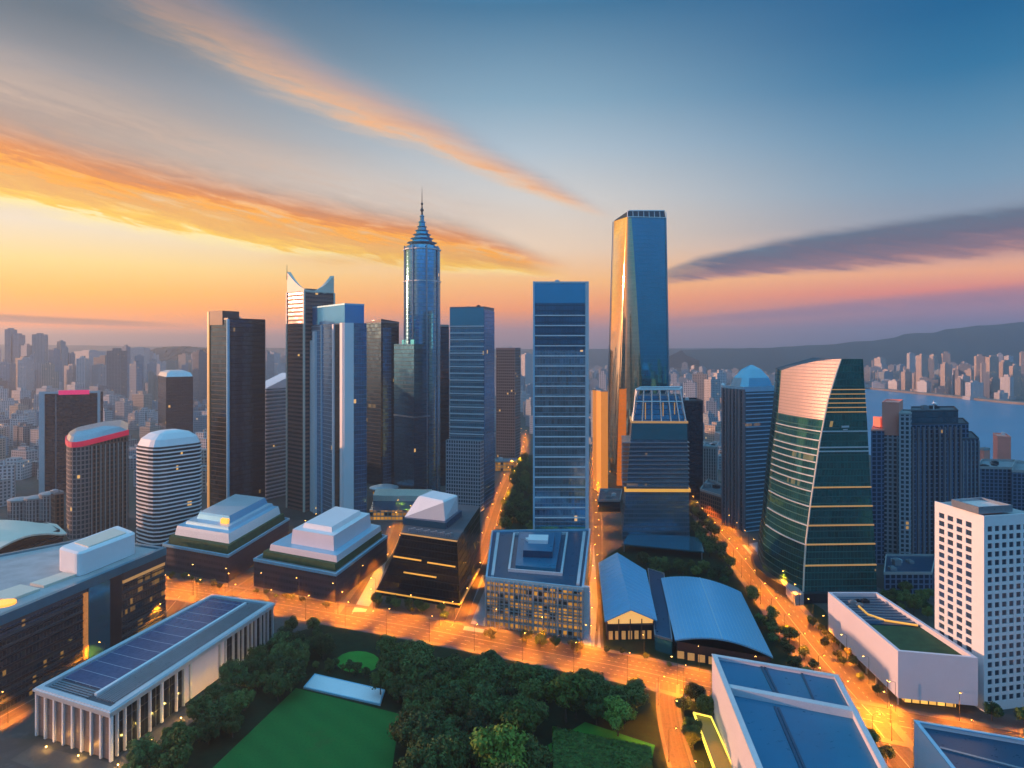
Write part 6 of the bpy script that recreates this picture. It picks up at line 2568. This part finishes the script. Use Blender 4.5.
fill([G(980, 714), G(1060, 726), G(1060, 735), G(980, 722)], 7.5, 'dark tree at the foot of the white gridded tower', 'trees at the foot of the white tower', kinds=(0, 2), smin=0.5, smax=0.7)
fill([G(800, 618), G(826, 630), G(894, 705), G(880, 702), G(835, 660)], 6.9, 'small dark tree on the verge between the avenue and the white box building', 'trees before the white box building', kinds=(2, 4, 0), smin=0.3, smax=0.5)
fill([G(286, 628), G(330, 634), G(330, 640), G(290, 640)], 6.9, 'small dark tree at the corner of the boulevard above the park', 'trees at the corner of the boulevard', kinds=(0, 2), smin=0.5, smax=0.7)
fill([G(165, 576), G(232, 588), G(232, 592), G(165, 581)], 6.9, 'low tree in the row before the planted belt block', 'trees before the planted belt block', kinds=(2, 4), smin=0.3, smax=0.42)
fill([G(256, 592), G(334, 608), G(334, 612), G(256, 597)], 6.9, 'low tree in the row before the pink terraced block', 'trees before the pink terraced block', kinds=(2, 4), smin=0.3, smax=0.42)
fill([G(862, 740), G(905, 768), G(896, 790), G(868, 760)], 7.5, 'small dark tree between the two white walled buildings', 'trees between the two white buildings', kinds=(2, 0), smin=0.4, smax=0.6)
fill([G(884, 612), G(930, 620), G(934, 600), G(888, 594)], 7, 'dark tree in the gap between the white box building and the stepped blue block', 'trees behind the white box building', kinds=(0, 2, 3), smin=0.5, smax=0.8)
fill([G(176, 634), G(230, 640), G(232, 628), G(190, 620)], 8.8, 'dark tree behind the solar roofed hall', 'trees behind the solar hall', kinds=(0, 2), smin=0.5, smax=0.7)
for i in range(len(PROTO)):
    if i not in used:
        bpy.data.objects.remove(PROTO[i])

# clipped terrace in the park: a low hedge with a mown top
p = [G(553, 726, 3), G(650, 746, 3), G(655, 800, 3), G(553, 800, 3)]
t = thing('hedge', 'big flat clipped hedge at the bottom right of the park wood', 'hedge', center(p))
m = MB()
r = random.Random(3)
m.prism(p, 0, 2.6, 0, top=0)
for i in range(5200):
    s_ = r.random()
    if s_ < 0.6:
        q = sub_quad(p, *(lambda a, b: (a, a, b, b))(r.random(), r.random()))[0]
        q = Vector((*q, 2.7 + r.uniform(-0.1, 0.35)))
        nrm = Vector((r.gauss(0, 0.4), r.gauss(0, 0.4), 1)).normalized()
    else:
        e_ = r.randrange(4)
        q = Vector((*lerp2(p[e_], p[(e_ + 1) % 4], r.random()), r.uniform(0, 2.8)))
        nrm = Vector((r.gauss(0, 1), r.gauss(0, 1), 0.4)).normalized()
    x = nrm.orthogonal().normalized()
    y = nrm.cross(x)
    s_ = r.uniform(0.25, 0.6)
    m.face([tuple(q - x * s_), tuple(q - y * s_), tuple(q + x * s_), tuple(q + y * s_)])
m.build('foliage', 'leaf_bright', t)

# white roofed pavilion at the head of the lawn
zr_ = 0.7
a, b_, c_, d_ = G(304, 687, zr_), G(380, 704, zr_), G(384.5, 690, zr_), G(315, 674, zr_)
t = thing('park_terrace', 'flat pale stone terrace at the head of the dark green lawn', 'terrace', center([a, b_, c_, d_]))
m = MB()
m.prism([a, b_, c_, d_], 0, zr_, 0, top=0)
m.build('platform', 'white', t)
m = MB()
m.ring(offset([a, b_, c_, d_], 0.25), 0, zr_ + 0.12, 0.6)
m.build('edge_stone', 'bluepale', t)
# ================================================================== street lamps
LAMP_COL = (1.0, 0.25, 0.005)


def make_lamp(label, group, energy):
    root = thing('street_lamp', label, 'street lamp', (0, 0, 0), group)
    m = MB()
    m.tube((0, 0, 0), (0, 0, 1.0), 0.20, 0.16, 8)
    m.tube((0, 0, 1.0), (0, 0, 12.0), 0.12, 0.07, 8)
    m.build('pole', 'dark_metal', root)
    m = MB()
    m.tube((0, 0, 11.9), (0.9, 0, 12.4), 0.06, 0.05, 6)
    m.tube((0.9, 0, 12.4), (2.2, 0, 12.5), 0.05, 0.05, 6)
    m.build('arm', 'dark_metal', root)
    m = MB()
    m.box((2.5, 0, 12.38), 1.1, 0.42, 0.2, 0)
    hd = m.build('lamp_head', 'dark_metal', root)
    m = MB()
    m.lathe(2.5, 0, [(0.02, 12.2), (0.3, 12.27), (0.34, 12.375)], 10)
    m.build('bulb', 'lamp_glow', hd)
    ld = bpy.data.lights.new('lamp_light', 'SPOT')
    ld.energy = energy
    ld.color = LAMP_COL
    ld.spot_size = R(108)
    ld.spot_blend = 0.55
    ld.shadow_soft_size = 0.35
    lo_ = bpy.data.objects.new('lamp_light', ld)
    COL.objects.link(lo_)
    lo_.location = (2.5, 0, 12.1)
    lo_.rotation_euler = (0, R(-20), 0)
    lo_.parent = root
    return root


M['lamp_glow'] = plain('lamp_glow', (0.8, 0.5, 0.2), 0.4, emit=(1.0, 0.45, 0.08), estr=28.0)


def lamps(rname, step, label, group, energy, both=True, start=0.0, stop=1e9, off=1.0):
    c, nr, wd = ROADS[rname]
    proto = None
    s, nxt, k_ = 0.0, start, 0
    for i in range(len(c) - 1):
        a, b = Vector(c[i]), Vector(c[i + 1])
        L = (b - a).length
        while nxt < s + L and nxt < stop:
            tt = (nxt - s) / L
            q = a.lerp(b, tt)
            n_ = nr[i]
            for sd in ((1, -1) if both else ((1,) if k_ % 2 else (-1,))):
                w_ = q + n_ * sd * (wd / 2 + off)
                u, v = 512 + w_.x / w_.y * F, V0 + F * H / w_.y
                if not (-60 < u < 1080 and v < 800):
                    continue
                if proto is None:
                    proto = make_lamp(label, group, energy)
                    o = proto
                else:
                    o = proto.copy()
                    COL.objects.link(o)
                    for ch in proto.children:
                        cc_ = ch.copy()
                        COL.objects.link(cc_)
                        cc_.parent = o
                        for g2 in ch.children:
                            gg = g2.copy()
                            COL.objects.link(gg)
                            gg.parent = cc_
                o.location = (w_.x, w_.y, 0.14)
                o.rotation_euler = (0, 0, math.atan2(-n_.y * sd, -n_.x * sd))
            nxt += step
            k_ += 1
        s += L


lamps('boulevard', 26, 'street lamp with an orange glow along the wide boulevard above the park', 'street lamps of the boulevard', 75356)
lamps('avenue', 24, 'street lamp with an orange glow along the avenue right of the halls', 'street lamps of the avenue', 75356, both=True)
lamps('park_road', 20, 'street lamp beside the narrow park road', 'street lamps of the park road', 81635, both=False, off=0.6)
lamps('side_street', 24, 'street lamp along the side street by the amber lattice block', 'street lamps of the side street', 75356, both=False)
lamps('tower_lane', 24, 'street lamp along the narrow lane by the framed glass tower', 'street lamps of the narrow lane', 43956, both=False, off=0.6)
lamps('west_street', 24, 'street lamp along the street behind the solar hall', 'street lamps behind the solar hall', 69076, both=False)
lamps('office_street', 24, 'street lamp along the street left of the black office block', 'street lamps by the black office block', 75356, both=False)
lamps('quay_road', 18, 'street lamp along the road between the two white walled buildings', 'street lamps between the white buildings', 69076, both=False)
lamps('podium_lane', 22, 'street lamp in the lane between the two terraced blocks', 'street lamps between the terraced blocks', 56516, both=False, off=0.6)

# small garden lights along the walk of the solar hall
a, b_ = G(118, 768), G(272, 652)
M['garden_glow'] = plain('garden_glow', (0.8, 0.5, 0.2), 0.4, emit=(1.0, 0.6, 0.15), estr=12.0)
poly_sheet('path', 'paving', [G(112, 762), G(274, 643), G(282, 650), G(126, 775)], 0.03)
poly_sheet('path', 'paving', [G(34, 745), G(110, 763), G(126, 775), G(90, 790), G(10, 760)], 0.03)
proto = None
for i in range(13):
    q = lerp2(a, b_, i / 12)
    if i > 10:
        q = lerp2(G(112, 768), G(40, 748), (i - 10) / 2.2)
    if proto is None:
        proto = thing('garden_lamp', 'low amber garden lamp on the walk around the solar roofed hall', 'garden lamp', (0, 0, 0), 'garden lamps around the solar hall')
        m = MB()
        m.tube((0, 0, 0), (0, 0, 0.9), 0.08, 0.07, 6)
        m.build('post', 'dark_metal', proto)
        m = MB()
        m.lathe(0, 0, [(0.05, 0.9), (0.22, 1.0), (0.22, 1.25), (0.05, 1.35)], 8)
        m.build('lamp', 'garden_glow', proto)
        ld = bpy.data.lights.new('garden_light', 'POINT')
        ld.energy = 750
        ld.color = (1.0, 0.5, 0.09)
        ld.shadow_soft_size = 0.3
        lo_ = bpy.data.objects.new('garden_light', ld)
        COL.objects.link(lo_)
        lo_.location = (0, 0, 1.6)
        lo_.parent = proto
        o = proto
    else:
        o = proto.copy()
        COL.objects.link(o)
        for ch in proto.children:
            c = ch.copy()
            COL.objects.link(c)
            c.parent = o
    o.location = (*q, 0.0)

for o in list(sc.objects):
    if '_o' in o:
        del o['_o']
